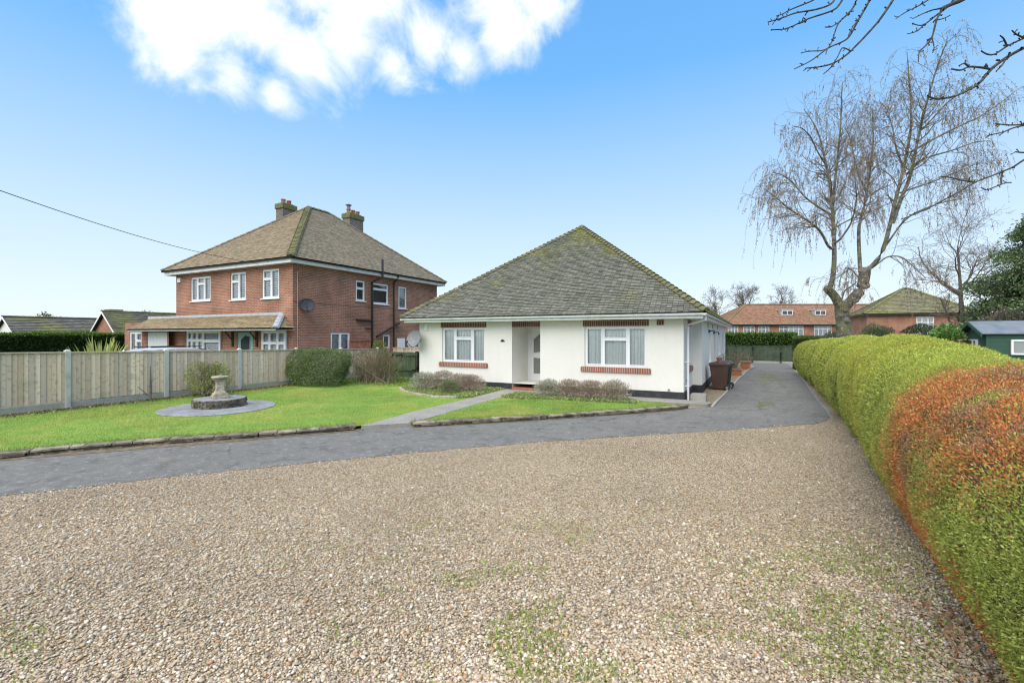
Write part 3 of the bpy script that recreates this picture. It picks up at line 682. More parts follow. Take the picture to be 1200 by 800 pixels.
wb = MB(); wall(wb, hF, HX0, HX1, -.05, HZ, up + dn, .1); wall(wb, hS, HY0, HY1, -.05, HZ, sd, .08); wall(wb, hL, -HY1, -HY0, -.05, HZ); wall(wb, hB, -HX1, -HX0, -.05, HZ)
wb.build('wall', M['brick'], bh)
lt = MB()
for a, e, c, d in sd[3:4]: lt.fbox(hS, a - .08, e + .08, -.01, .006, d + .004, d + .22)
lt.build('brick_lintel', M['brick_sill'], bh)
bl = MB(); bl.fbox(hS, HY0 + .02, 20.4, .001, .012, 3.50, 3.53); bl.build('render_band', M['brick_soldier'], bh)
window(hF, bh, *up[0], [(0, .32, []), (.32, .67, [.72]), (.67, 1, [])], .04, sill='white', cover='blind')
for w in up[1:]: window(hF, bh, *w, [(0, .52, [.68]), (.52, 1, [])], .04, sill='white', cover='blind')
window(hF, bh, *dn[0], [(0, .16, [.62]), (.16, .32, [.62]), (.32, .5, [.62]), (.5, 1, [.6])], -.1, sill='white', cover='blind', fw=.08)
window(hF, bh, *dn[2], [(0, .34, [.55]), (.34, .67, [.55]), (.67, 1, [.55])], -.1, sill='white', cover='blind', fw=.08)
window(hS, bh, *sd[0], [(0, 1, [.62])], .03, sill='white', cover='dark'); window(hS, bh, *sd[1], [(0, 1, [.72])], .03, sill='white', cover='dark'); window(hS, bh, *sd[2], [(0, 1, [])], .03, sill='white', cover='blind')
window(hS, bh, *sd[3], [(0, .5, []), (.5, 1, [])], .03, cover='blind'); window(hS, bh, *sd[4], [(0, 1, [])], .03, cover='dark'); window(hS, bh, *sd[5], [(0, .5, []), (.5, 1, [])], .03, cover='dark')
panel_door(hF, bh, -22.0, -20.85, .12, 2.18, -.03, M['mint'], label='pale mint green panelled front door')
mb_ = MB(); mb_.fbox(hS, 20.5, 21.05, .002, .12, 1.25, 1.85); mb_.build('meter_box', M['upvc'], bh, bevel=.01)
# eaves and roof of the house
ex0, ex1, ey0, ey1 = HX0 - .42, HX1 + .36, HY0 - .36, HY1 + .36
fa = MB()
for x0, x1, y0, y1 in ((ex0, ex1, ey0, ey0 + .03), (ex1 - .03, ex1, ey0 + .03, ey1), (ex0, ex0 + .03, ey0 + .03, ey1), (ex0, ex1, ey1, ey1 + .03)): fa.box(x0, x1, y0, y1, 5.20, 5.38)
fa.prism([(ex0 + .03, ey0 + .03), (ex1 - .03, ey0 + .03), (ex1 - .03, ey1), (ex0 + .03, ey1)], 5.22, 5.235)
fa.build('fascia', M['upvc_dirty'], bh)
gb = MB(); gutter(gb, (ex0 - .1, ey0, 5.40), (ex1 + .11, ey0, 5.40), (0, -1, 0)); gutter(gb, (ex1, ey0 - .11, 5.398), (ex1, ey1, 5.398), (1, 0, 0)); gb.build('gutter', M['black_plastic'], bh)
zE, zR = 5.44, 9.38; xm = (ex0 + ex1) / 2 ; ya, yb = 18.3, 19.75
a_, b_, c_, d_ = (ex0 - .07, ey0 - .07, zE), (ex1 + .07, ey0 - .07, zE), (ex1 + .07, ey1 + .07, zE), (ex0 - .07, ey1 + .07, zE); ra_, rb_ = (xm, ya, zR), (xm, yb, zR)
tl, ud = MB(), MB(); tb = (.245, .19, .12); tg = (.16, .16, .06)
slope(tl, ud, a_, b_, ra_, ra_, .11, .2, tb, tg, 13, lambda p, h, l, r: -1.0 + .9 * math.exp(-r * 2.2), .012)
slope(tl, ud, b_, c_, ra_, rb_, .11, .2, (.215, .18, .125), (.20, .19, .09), 14, lambda p, h, l, r: -.85 + 1.0 * math.exp(-l * 1.8), .012)
slope(tl, ud, c_, d_, rb_, rb_, .11, .2, tb, tg, 15, lambda p, h, l, r: -.5, .012); slope(tl, ud, d_, a_, rb_, ra_, .11, .2, tb, tg, 16, lambda p, h, l, r: -.5, .012)
rf = tl.build('roof', M['tile'], bh); ud.build('roof_deck', M['dark'], rf)
rc = MB(); hm = ((.12, .118, .04), (.18, .175, .06)); hd_ = ((.2, .165, .11), (.17, .14, .1))
hip_caps(rc, a_, ra_, .11, .35, hd_, .03, .04); hip_caps(rc, b_, ra_, .2, .2, hm, .03, .05); hip_caps(rc, c_, rb_, .11, .35, hd_, .03, .04); hip_caps(rc, d_, rb_, .11, .35, hd_, .03, .04); hip_caps(rc, ra_, rb_, .13, .3, hd_, .03, .05)
rc.build('hip_tiles', M['ridge'], rf)
M['chimney'] = brick_mat('sooty_brick', (.17, .15, .13), (.12, .105, .09), (.24, .22, .2))
M['moss_brick'] = mat('mossy_cap', (.12, .11, .05), .95, [(9, .42, .6, (.16, .17, .04)), (20, .5, .7, (.2, .2, .17))], (30, .8, .03))
def chimney(cx, cy, wx, wy, z0, z1, pots, cowl=False):
    b = MB(); b.box(cx - wx / 2, cx + wx / 2, cy - wy / 2, cy + wy / 2, z0, z1 - .42); c = b.build('chimney', M['chimney'], rf)
    k = MB(); k.box(cx - wx / 2 - .06, cx + wx / 2 + .06, cy - wy / 2 - .06, cy + wy / 2 + .06, z1 - .418, z1 - .1); k.prism([(cx - wx / 2 + .1, cy - wy / 2 + .1), (cx + wx / 2 - .1, cy - wy / 2 + .1), (cx + wx / 2 - .1, cy + wy / 2 - .1), (cx - wx / 2 + .1, cy + wy / 2 - .1)], z1 - .098, z1 - .03)
    k.build('chimney_cap', M['moss_brick'], c, bevel=.03)
    for j in range(pots):
        p = MB(); t = (j - (pots - 1) / 2) * .38; px, py = (cx, cy + t) if wy > wx else (cx + t, cy)
        p.lathe([(.13, -.1), (.12, .12), (.14, .13), (.14, .2), (.1, .2), (.1, .1)], (px, py, z1), 12); p.build('chimney_pot', M['terracotta'], c)
        if cowl and j == 0:
            q = MB(); q.lathe([(.12, .2), (.11, .38), (.12, .38)], (px, py, z1 + .002), 10); q.lathe([(.2, .44), (.16, .5), (0, .53)], (px, py, z1), 12)
            for a in range(4): q.tube([(px + .11 * math.cos(a * 1.57), py + .11 * math.sin(a * 1.57), z1 + .36), (px + .15 * math.cos(a * 1.57), py + .15 * math.sin(a * 1.57), z1 + .46)], .012, 4)
            q.build('cowl', M['grey_metal'], c)
chimney(-25.0, 18.6, .62, .9, 6.6, 10.0, 2); chimney(-22.9, 21.9, .62, 1.15, 7.4, 9.9, 3, True)
# soil pipe, downpipe, overflow
pp = MB(); pp.tube([hS.p(18.85, .45, 6.1), hS.p(18.85, .45, 5.15), hS.p(18.45, .10, 4.85), hS.p(18.45, .10, .05)], .06, 8)
pp.tube([hS.p(17.35, .10, 2.82), hS.p(18.45, .10, 2.79)], .055, 8); pp.tube([hS.p(18.0, .06, 2.40), hS.p(18.45, .08, 2.37)], .03, 6)
pp.tube([hS.p(20.15, .42, 5.33), hS.p(20.15, .08, 4.98), hS.p(20.15, .08, .05)], .045, 8); pp.tube([hS.p(18.75, .12, 1.95), hS.p(20.55, .12, 2.72)], .05, 8)
pp.build('drain_pipe', M['black_plastic'], bh)
pv = MB(); pv.tube([hS.p(13.95, .02, 4.9), hS.p(13.95, .02, 1.0)], .012, 5); pv.build('service_cable', M['lead'], bh)
v = MB(); v.fbox(hF, -27.05, -26.80, .002, .07, 4.83, 5.05); v.poly([hF.p(-27.05, .072, 4.83), hF.p(-26.8, .072, 4.83), hF.p(-26.925, .072, 5.09)]); v.build('alarm_box', M['white_ceramic'], bh)
# pent roof over bays, porch and garage
px0, px1, py = -30.1, -17.85, HY0 - .95
tl, ud = MB(), MB()
slope(tl, ud, (px0, py, 2.36), (px1, py, 2.36), (px0 + .3, HY0 - .02, 2.95), (px1 - .85, HY0 - .02, 2.95), .11, .2, (.24, .185, .105), (.12, .09, .05), 21, lambda p, h, l, r: -.9 + .6 * math.exp(-r * 1.5), .014)
slope(tl, ud, (px1, py, 2.36), (px1, HY0 - .02, 2.36), (px1 - .85, HY0 - .02, 2.95), (px1 - .85, HY0 - .021, 2.95), .11, .2, (.24, .185, .105), (.12, .09, .05), 22, lambda p, h, l, r: -.6, .014)
pr = tl.build('porch_roof', M['tile'], bh); ud.build('roof_deck', M['dark'], pr)
fl = MB(); fl.fbox(hF, px0, px1 - .8, .003, .03, 2.94, 3.06); hip_caps(fl, (px1 + .02, py - .02, 2.36), (px1 - .85, HY0 - .03, 2.97), .16, .15, ((.5, .55, .6), (.55, .6, .65)), .02, .05); fl.build('lead_flashing', M['lead'], pr)
pf = MB(); pf.box(px0, px1, py - .0, py + .03, 2.24, 2.33); pf.box(px0 + .02, px1 - .02, py + .031, HY0 - .002, 2.265, 2.28); pf.build('porch_fascia', M['upvc_dirty'], bh)
gb = MB(); gutter(gb, (px0, py, 2.35), (px1 + .05, py, 2.35), (0, -1, 0), .045); gb.build('porch_gutter', M['black_plastic'], bh)
for x in (-22.35, -20.5):
    br = MB(); br.fbox(hF, x, x + .1, .002, .08, 1.5, 2.26); br.tube([hF.p(x + .05, .05, 1.78), hF.p(x + .05, .42, 2.24)], .035, 4); br.build('porch_bracket', M['dark_bark'], bh)
# garage wing
gw = MB(); wall(gw, hG, -31.9, HX0 - .002, -.05, 2.26, [(-29.5, -27.45, .05, 2.2, .1), (-31.35, -30.05, 1.0, 2.2, .08)])
gw.box(-31.9, HX0 - .002, HY0 - .02, HY0 + 5, -.05, 2.26); gw.box(-31.88, -30.2, HY0 - .345, HY0 - .03, 2.262, 2.75)
gw.build('garage_wall', M['brick'], bh)
window(hG, bh, -31.35, -30.05, 1.0, 2.2, [(0, .5, []), (.5, 1, [.6])], .03, sill='white', cover='blind')
gd = MB()
for k in range(14): gd.fbox(hG, -29.5 + k * .1464, -29.5 + (k + 1) * .1464 - .012, -.09, -.055, .06, 2.19)
gd.fbox(hG, -29.5, -27.45, -.1, -.092, .05, 2.2); gd.build('garage_door', M['upvc'], bh)

M['dark_dish'] = mat('dark_dish_metal', (.045, .05, .06), .6, [(8, .45, .7, (.06, .065, .075))], spec=.2)
def dish(name, c, yaw, wallpt, label, r=.36, m='grey_metal'):
    t = thing(name, c, label, 'satellite dish'); c = Vector(c)
    ax = Vector((math.cos(yaw), math.sin(yaw), .28)).normalized(); sx = ax.cross(Vector((0, 0, 1))).normalized(); sz = sx.cross(ax)
    b = MB(); n = 24; rings = [(1, .0), (.97, .02), (.75, -.028), (.5, -.05), (.25, -.065), (.02, -.07)]
    base = []
    for f, dd in rings: base.append([c + sx * (r * 1.12 * f * math.cos(a)) + sz * (r * f * math.sin(a)) + ax * dd for a in (2 * math.pi * k / n for k in range(n))])
    for i in range(len(base) - 1):
        for k in range(n): b.poly([base[i][k], base[i][(k + 1) % n], base[i + 1][(k + 1) % n], base[i + 1][k]])
    bk = [c + sx * (r * 1.12 * math.cos(a)) + sz * (r * math.sin(a)) - ax * .012 for a in (2 * math.pi * k / n for k in range(n))]
    cb = c - ax * .085
    for k in range(n): b.poly([base[0][(k + 1) % n], base[0][k], bk[k], bk[(k + 1) % n]]); b.poly([bk[(k + 1) % n], bk[k], cb])
    b.build('dish', M[m], t, smooth=False)
    a = MB(); f = c + ax * .34 - sz * .22; a.tube([c - sz * r * .95, f], .012, 6); a.tube([f - ax * .03, f + (c - f).normalized() * .09], [.035, .03], 8); a.build('feed_arm', M['black_plastic'], t)
    k = MB(); k.tube([cb, (c - ax * .14), Vector(wallpt)], .022, 6); w = Vector(wallpt); k.box(w.x - .04, w.x + .04, w.y - .04, w.y + .04, w.z - .1, w.z + .1); k.build('bracket', M['grey_metal'], t)
dish('satellite_dish', (-11.88, 14.50, 1.90), R(-100), (-11.88, 14.9, 1.92), 'grey satellite dish on the left corner of the white bungalow')
dish('satellite_dish', (-17.72, 14.25, 3.40), R(-40), (-18.0, 14.1, 3.38), 'dark grey satellite dish on the side wall of the brick house', .30, 'dark_dish')

# overhead cable to the brick house eave
p0, p1 = Vector((-13.0, 3.4, 5.12)), Vector((-19.9, 13.36, 5.28))
p0 = p1 + (p0 - p1) * 1.35
b = MB(); pts = [p0.lerp(p1, k / 24) - Vector((0, 0, .35 * math.sin(math.pi * k / 24))) for k in range(25)]
b.tube(pts, .009, 5); tag(b.build('overhead_cable', M['wire']), 'thin black overhead cable running to the brick house eave', 'cable')

# ------------------------------------------------------------------ fences
def board_fence(t, p, q, h0, h1, z0, m, cols, bw=.105, gap=.012, lap=True, cap=True, name='fence_panel'):
    L_ = math.hypot(q[0] - p[0], q[1] - p[1]); fr = Fr(p, (q[0] - p[0], q[1] - p[1])); b = MB(); s = 0; k = 0
    while s < L_ - .02:
        w = min(bw * random.uniform(.93, 1.07), L_ - s); hh = h0 + (h1 - h0) * (s + w / 2) / L_
        g = random.uniform(.78, 1.16); c = np.array(cols[random.randrange(len(cols))]) * g
        o = .008 if k % 2 else 0
        q0 = [fr.p(s + .001, .0 + o + .004, z0), fr.p(s + w + .008, .0 + o + .022, z0), fr.p(s + w + .008, -.012 + o, z0), fr.p(s + .001, -.012 + o, z0)]
        zt = hh + random.uniform(-.008, .004)
        b.hexa(q0 + [(x, y, zt) for x, y, _ in q0], tuple(c)); s += w; k += 1
    if cap:
        c = tuple(np.array(cols[0]) * .8); a = [fr.p(0, .05, h0 + .004), fr.p(L_, .05, h1 + .004), fr.p(L_, -.05, h1 + .004), fr.p(0, -.05, h0 + .004)]
        b.hexa(a + [(x, y, z + .035) for x, y, z in a], c)
    return b.build(name, m, t)
ft = thing('closeboard_fence', (-16.4, 8, 0), 'weathered grey closeboard fence with pale concrete posts behind the sundial lawn', 'fence')
posts = [-1.56, .82, 3.2, 5.58, 7.95, 10.3, 12.65, 14.95, 17.25]
gray = [(.62, .505, .385), (.53, .445, .36), (.66, .535, .40), (.57, .45, .335)]
hz_ = lambda y: 1.585 - .018 * (y - 4)
for a, e in zip(posts[:-1], posts[1:]):
    board_fence(ft, (-16.4, a + .06), (-16.4, e - .06), hz_(a), hz_(e), .26, M['timber'], gray)
    b = MB(); b.box(-16.44, -16.38, a + .055, e - .055, -.05, .24); b.build('gravel_board', M['concrete'], ft)
for y in posts:
    b = MB(); w = .055; b.box(-16.46, -16.33, y - w, y + w, -.1, hz_(y) + .06); b.poly([(-16.46, y - w, hz_(y) + .061), (-16.33, y - w, hz_(y) + .061), (-16.395, y, hz_(y) + .10)]); b.hexa([(-16.46, y - w, hz_(y) + .06), (-16.33, y - w, hz_(y) + .06), (-16.33, y + w, hz_(y) + .06), (-16.46, y + w, hz_(y) + .06), (-16.42, y - .02, hz_(y) + .10), (-16.37, y - .02, hz_(y) + .10), (-16.37, y + .02, hz_(y) + .10), (-16.42, y + .02, hz_(y) + .10)])
    b.build('post', M['concrete_post'], ft)
gf = thing('garden_fence', (-14, 17.3, 0), 'dark green railed garden fence joining the white bungalow corner', 'fence')
grn = [(.06, .105, .06), (.075, .11, .06), (.05, .085, .05)]
board_fence(gf, (-16.3, 17.3), (-11.95, 17.3), 1.22, 1.25, .05, M['green_timber'], grn, .14, cap=False)
b = MB()
for z in (.35, 1.05): b.box(-16.3, -11.95, 17.21, 17.274, z, z + .075)
b.build('rail', M['green_timber'], gf)
for x in (-15.7, -13.85, -12.05): b = MB(); b.box(x - .05, x + .05, 17.10, 17.205, -.05, 1.28); b.build('post', M['green_timber'], gf)
g2 = thing('trellis_fence', (-14, 18.4, 0), 'low grey weathered fence seen over the green garden fence', 'fence')
board_fence(g2, (-16.6, 18.6), (-12.2, 18.6), 1.36, 1.40, 0, M['timber'], gray, .12)
nf = thing('side_fence', (-17.2, 18.6, 0), 'short red brown board fence against the brick house wall behind the clipped bush', 'fence')
board_fence(nf, (-17.9, 16.9), (-17.9, 18.3), 1.72, 1.74, .05, M['terracotta'], [(.3, .1, .06)], .12)
bf = thing('back_fence', (1, 38.3, 0), 'dark green board fence at the far end of the drive under the laurel', 'fence')
board_fence(bf, (-3.5, 38.3), (3.0, 38.3), 1.25, 1.22, .18, M['green_timber'], [(.04, .065, .045), (.05, .075, .05)], .15)
b = MB(); b.box(-3.5, 3.0, 38.27, 38.33, -.05, .16); b.build('gravel_board', M['concrete'], bf)
for x in (-3.5, -1.7, .1, 1.9): b = MB(); b.box(x - .04, x + .04, 38.18, 38.26, -.05, 1.25); b.build('post', M['green_timber'], bf)
pf_ = thing('wooden_panel', loc_rd(14.55, 15.2), 'small bare wooden fence panel between laurel bush and green shed', 'fence')
q0, q1 = loc_rd(15.1, 15.6), loc_rd(16.1, 16.4); board_fence(pf_, (q0.x, q0.y), (q1.x, q1.y), 1.85, 1.85, 0, M['timber'], [(.40, .27, .16)], .12)

# ------------------------------------------------------------------ foliage helpers
def tubes_np(P, Rr, n=3, col=None):
    """P (T,K,3) polylines, Rr (T,K) radii -> verts, quads"""
    T, K, _ = P.shape; t = unit(np.gradient(P, axis=1)); ref = np.where(np.abs(t[..., 2:3]) < .9, [0, 0, 1.], [1., 0, 0])
    x = unit(np.cross(t, ref)); y = np.cross(x, t)
    a = np.arange(n) * 2 * np.pi / n
    V = P[:, :, None] + (x[:, :, None] * np.cos(a)[None, None, :, None] + y[:, :, None] * np.sin(a)[None, None, :, None]) * Rr[:, :, None, None]
    idx = np.arange(T * K * n).reshape(T, K, n); nx = np.roll(idx, -1, 2)
    F = np.stack([idx[:, :-1], nx[:, :-1], nx[:, 1:], idx[:, 1:]], -1).reshape(-1, 4)
    return V.reshape(-1, 3), F
def join(parts):
    V = []; F = []; o = 0
    for v, f in parts: V.append(v); F.append(f + o); o += len(v)
    return np.concatenate(V), np.concatenate(F)
def smooth_line(pts, n):
    p = np.array([tuple(q) for q in pts]); d = np.r_[0, np.cumsum(np.linalg.norm(np.diff(p, axis=0), axis=1))]; s = np.linspace(0, d[-1], n)
    q = np.stack([np.interp(s, d, p[:, i]) for i in range(3)], 1)
    for _ in range(2): q[1:-1] = .25 * q[:-2] + .5 * q[1:-1] + .25 * q[2:]
    return q
def curl_out(starts, dirs, lens, K, wander, gravity, r):
    """grow T polylines with a wandering direction; gravity bends them down (or up)"""
    T = len(starts); P = np.zeros((T, K, 3)); P[:, 0] = starts; d = unit(dirs.copy()); st = (lens / (K - 1))[:, None]
    for k in range(1, K):
        d = unit(d + r.normal(size=(T, 3)) * wander + np.array([0, 0, gravity])); P[:, k] = P[:, k - 1] + d * st
    return P
def on_lines(lines, radii, n, lo, hi, r):
    """random points on a (T,K,3) set of polylines; returns pos, tangent, radius, fraction"""
    T, K, _ = lines.shape; i = r.integers(0, T, n); f = r.uniform(lo, hi, n); g = f * (K - 1); k = np.minimum(g.astype(int), K - 2); w = (g - k)[:, None]
    p = lines[i, k] * (1 - w) + lines[i, k + 1] * w; t = unit(lines[i, k + 1] - lines[i, k]); ra = radii[i, k] * (1 - w[:, 0]) + radii[i, k + 1] * w[:, 0]
    return p, t, ra, f
def bare_tree(name, base, height, label, seed, lean=(0, 0), n1=9, n2=60, n3=420, n4=1500, tr=.22, spread=.75, m_trunk='bark', m_twig='twig', cat='tree', group=None, first=.25, up=.05, twig_r=.006, buds=None):
    r = np.random.default_rng(seed); t = thing(name, base, label, cat, group); base = np.array(base, float)
    trunk = smooth_line([base, base + [lean[0] * .3, lean[1] * .3, height * .35], base + [lean[0], lean[1], height * .8]], 12)[None]
    rad = np.linspace(tr, tr * .22, 12)[None]; rad[0, 0] *= 1.3
    V, F = tubes_np(trunk, rad, 9); np_mesh('trunk', V, F, None, M[m_trunk], t, True)
    parts = []; L1, R1 = trunk, rad; lens = height * .48
    for n, nn, K, wd, g in ((n1, 7, 8, .16, up), (n2, 6, 7, .2, up), (n3, 5, 5, .22, up * .5), (n4, 3, 4, .25, 0)):
        if n == 0: break
        p, tg_, ra, f = on_lines(L1, R1, n, first if L1 is trunk else .2, 1, r)
        side = unit(np.cross(tg_, r.normal(size=(n, 3)))); d = unit(tg_ * (1 - spread * .6) + side * spread)
        ln = lens * r.uniform(.55, 1.1, n) * (1.15 - .55 * f); P = curl_out(p, d, ln, K, wd, g, r)
        rr = np.maximum(ra * .62, twig_r)[:, None] * np.linspace(1, .35, K)[None]; rr = np.maximum(rr, twig_r * .7)
        parts.append(tubes_np(P, rr, 5 if n == n1 else 3)); L1, R1 = P, rr; lens *= .52; first = .2
    V, F = join(parts); np_mesh('crown', V, F, None, M[m_twig], t)
    if buds:
        p, tg_, ra, f = on_lines(L1, R1, buds[0], .2, 1, r); leaves('leaves', p, r.normal(size=(len(p), 3)) + [0, 0, -.6], buds[1], buds[1] * .6, mixcol(buds[2], len(p)), M['leaf_dry'], t)
    return t
def blob_dirs(n, r=rng): return unit(r.normal(size=(n, 3)))
def bush(name, c, rad, label, cols, n, ls, seed, group=None, lump=.25, box=2.0, twigs=40, cat='shrub', fill=.35, out=1.0, aspect=.5, gaps=.0, tm='twig', upw=.3, fm='leaf', stem_r=.008, patch=None):
    """leafy mass: leaf blades through a lumpy superellipsoid shell, stems inside"""
    r = np.random.default_rng(seed); t = thing(name, c, label, cat, group); c = np.array(c, float); rad = np.array(rad, float)
    d = blob_dirs(n * 2, r); d[:, 2] = np.where(d[:, 2] < -.75, -d[:, 2], d[:, 2])
    k = (np.abs(d) ** box).sum(1) ** (-1 / box); lumps = 1 + lump * (fbm(d * 1.3 + seed, 1.6, seed, 3) - .5) * 2
    depth = 1 - fill * r.random(len(d)) ** 1.8
    P = d * (k * lumps * depth)[:, None] * rad
    keep = fbm(P + seed, 2.2 / rad.max(), seed + 5, 3) > gaps; P, d = P[keep][:n], d[keep][:n]
    P = P + c + [0, 0, rad[2]]; P[:, 2] = np.maximum(P[:, 2], c[2] + .02)
    Dn = unit(d / rad * out + r.normal(size=P.shape) * .75 + [0, 0, upw]); col = mixcol(cols, len(P), .28)
    if patch is not None:
        f = sstep(.42, .58, fbm(P, patch[1], seed + 2, 2))[:, None]; col = col * (1 - f) + mixcol(patch[0], len(P), .28) * f
    leaves('foliage', P, Dn, ls * r.uniform(.6, 1.3, len(P)), ls * aspect * r.uniform(.7, 1.2, len(P)), col, M[fm], t)
    if twigs:
        st = np.repeat((c + [0, 0, 0])[None], twigs, 0) + r.normal(size=(twigs, 3)) * [rad[0] * .3, rad[1] * .3, 0]
        dd = blob_dirs(twigs, r); dd[:, 2] = np.abs(dd[:, 2]) + .5; tgt = c + [0, 0, rad[2]] + unit(dd) * rad * 1.0; dv = tgt - st
        Pt = curl_out(st, dv, np.linalg.norm(dv, axis=1), 6, .08, 0, r); V, F = tubes_np(Pt, np.linspace(stem_r * 1.5, stem_r * .5, 6)[None].repeat(twigs, 0), 4)
        np_mesh('stem', V, F, None, M[tm], t)
    return t

# ------------------------------------------------------------------ the long clipped hedge
HYs = [-6, 3, 5, 6, 6.8, 7.3, 8.5, 10.8, 12.6, 15.6, 20, 27, 30]; HHs = [1.72, 1.72, 1.73, 1.77, 1.82, 1.86, 1.94, 2.0, 1.95, 1.98, 1.9, 1.78, 1.74]
XYs = [-6, 1.5, 3, 4.5, 6, 8, 11, 16, 22, 27, 30]; XXs = [.98, 1.01, 1.05, 1.13, 1.21, 1.36, 1.60, 1.80, 1.97, 1.95, 1.95]
PT = [(.17, 0), (.10, .10), (.045, .22), (.01, .36), (0, .5), (.015, .63), (.06, .76), (.14, .88), (.26, .955), (.40, .99), (.52, 1.0), (.66, .98), (.8, .92), (.9, .8), (.97, .6), (.98, .4), (.9, .15), (.82, 0)]
PTt = np.linspace(0, 1, len(PT)); PTx = np.array([p[0] for p in PT]); PTz = np.array([p[1] for p in PT])
def hedge_at(Y, t):
    x = np.interp(t, PTt, PTx); z = np.interp(t, PTt, PTz); w = 1.9
    e = (np.clip((29.2 - Y) / .8, 0, 1) * np.clip((Y + 4.5) / .8, 0, 1)) ** .5; h = np.interp(Y, HYs, HHs); xl = np.interp(Y, XYs, XXs)
    lean = Y + .55 * z + .25 * np.sin(Y * .9)                         # billows lean with height
    bil = .5 + .5 * np.sin(lean * 2.35 + .8 * np.sin(lean * .7)); amp = .075 * np.clip((Y - 4) / 6, .12, 1)
    nrm = (.055 + .045 * np.clip((Y - 5) / 5, 0, 1)) * (fbm(np.stack([Y, x * 2, z * 2], -1), 1.3, 5, 3) - .5) * 2 + amp * (bil ** .7 - .6)
    cx = .5 - x; cz = .45 - z
    X = xl + w * x - nrm * cx * 2.2; Z = z * h - nrm * cz * 1.6 * (z > .2)
    X = xl + w / 2 + (X - xl - w / 2) * (.4 + .6 * e); Z = Z * (.8 + .2 * e)
    return np.stack([X, Y + 0 * X, np.maximum(Z, 0)], -1)
hg = thing('clipped_hedge', (2.3, 15, 0), 'long rounded golden green clipped hedge with rusty brown dieback beside the gravel', 'hedge')
ys = np.linspace(-4.5, 29.2, 240); ts = np.linspace(0, 1, 60); YY, TT = np.meshgrid(ys, ts, indexing='ij')
G_ = hedge_at(YY, TT); ctr = np.stack([np.interp(YY, XYs, XXs) + .95, YY, .8 + 0 * YY], -1); core = ctr + (G_ - ctr) * np.array([.93, 1, .94])
idx = np.arange(240 * 60).reshape(240, 60); Fq = np.stack([idx[:-1, :-1], idx[1:, :-1], idx[1:, 1:], idx[:-1, 1:]], -1).reshape(-1, 4)
M['hedge_core'] = mat('hedge_core', (.055, .065, .02), .95, [(3, .4, .7, (.08, .06, .03))], (40, .8, .03))
caps = [[core[k, i], core[k, i + 1], core[k, 58 - i], core[k, 59 - i]] for k in (0, 239) for i in range(29)]   # close both ends
CV = np.concatenate([core.reshape(-1, 3), np.array(caps).reshape(-1, 3)]); CF = np.concatenate([Fq, 240 * 60 + np.arange(len(caps) * 4).reshape(-1, 4)])
np_mesh('branch_core', CV, CF, None, M['hedge_core'], hg, True)
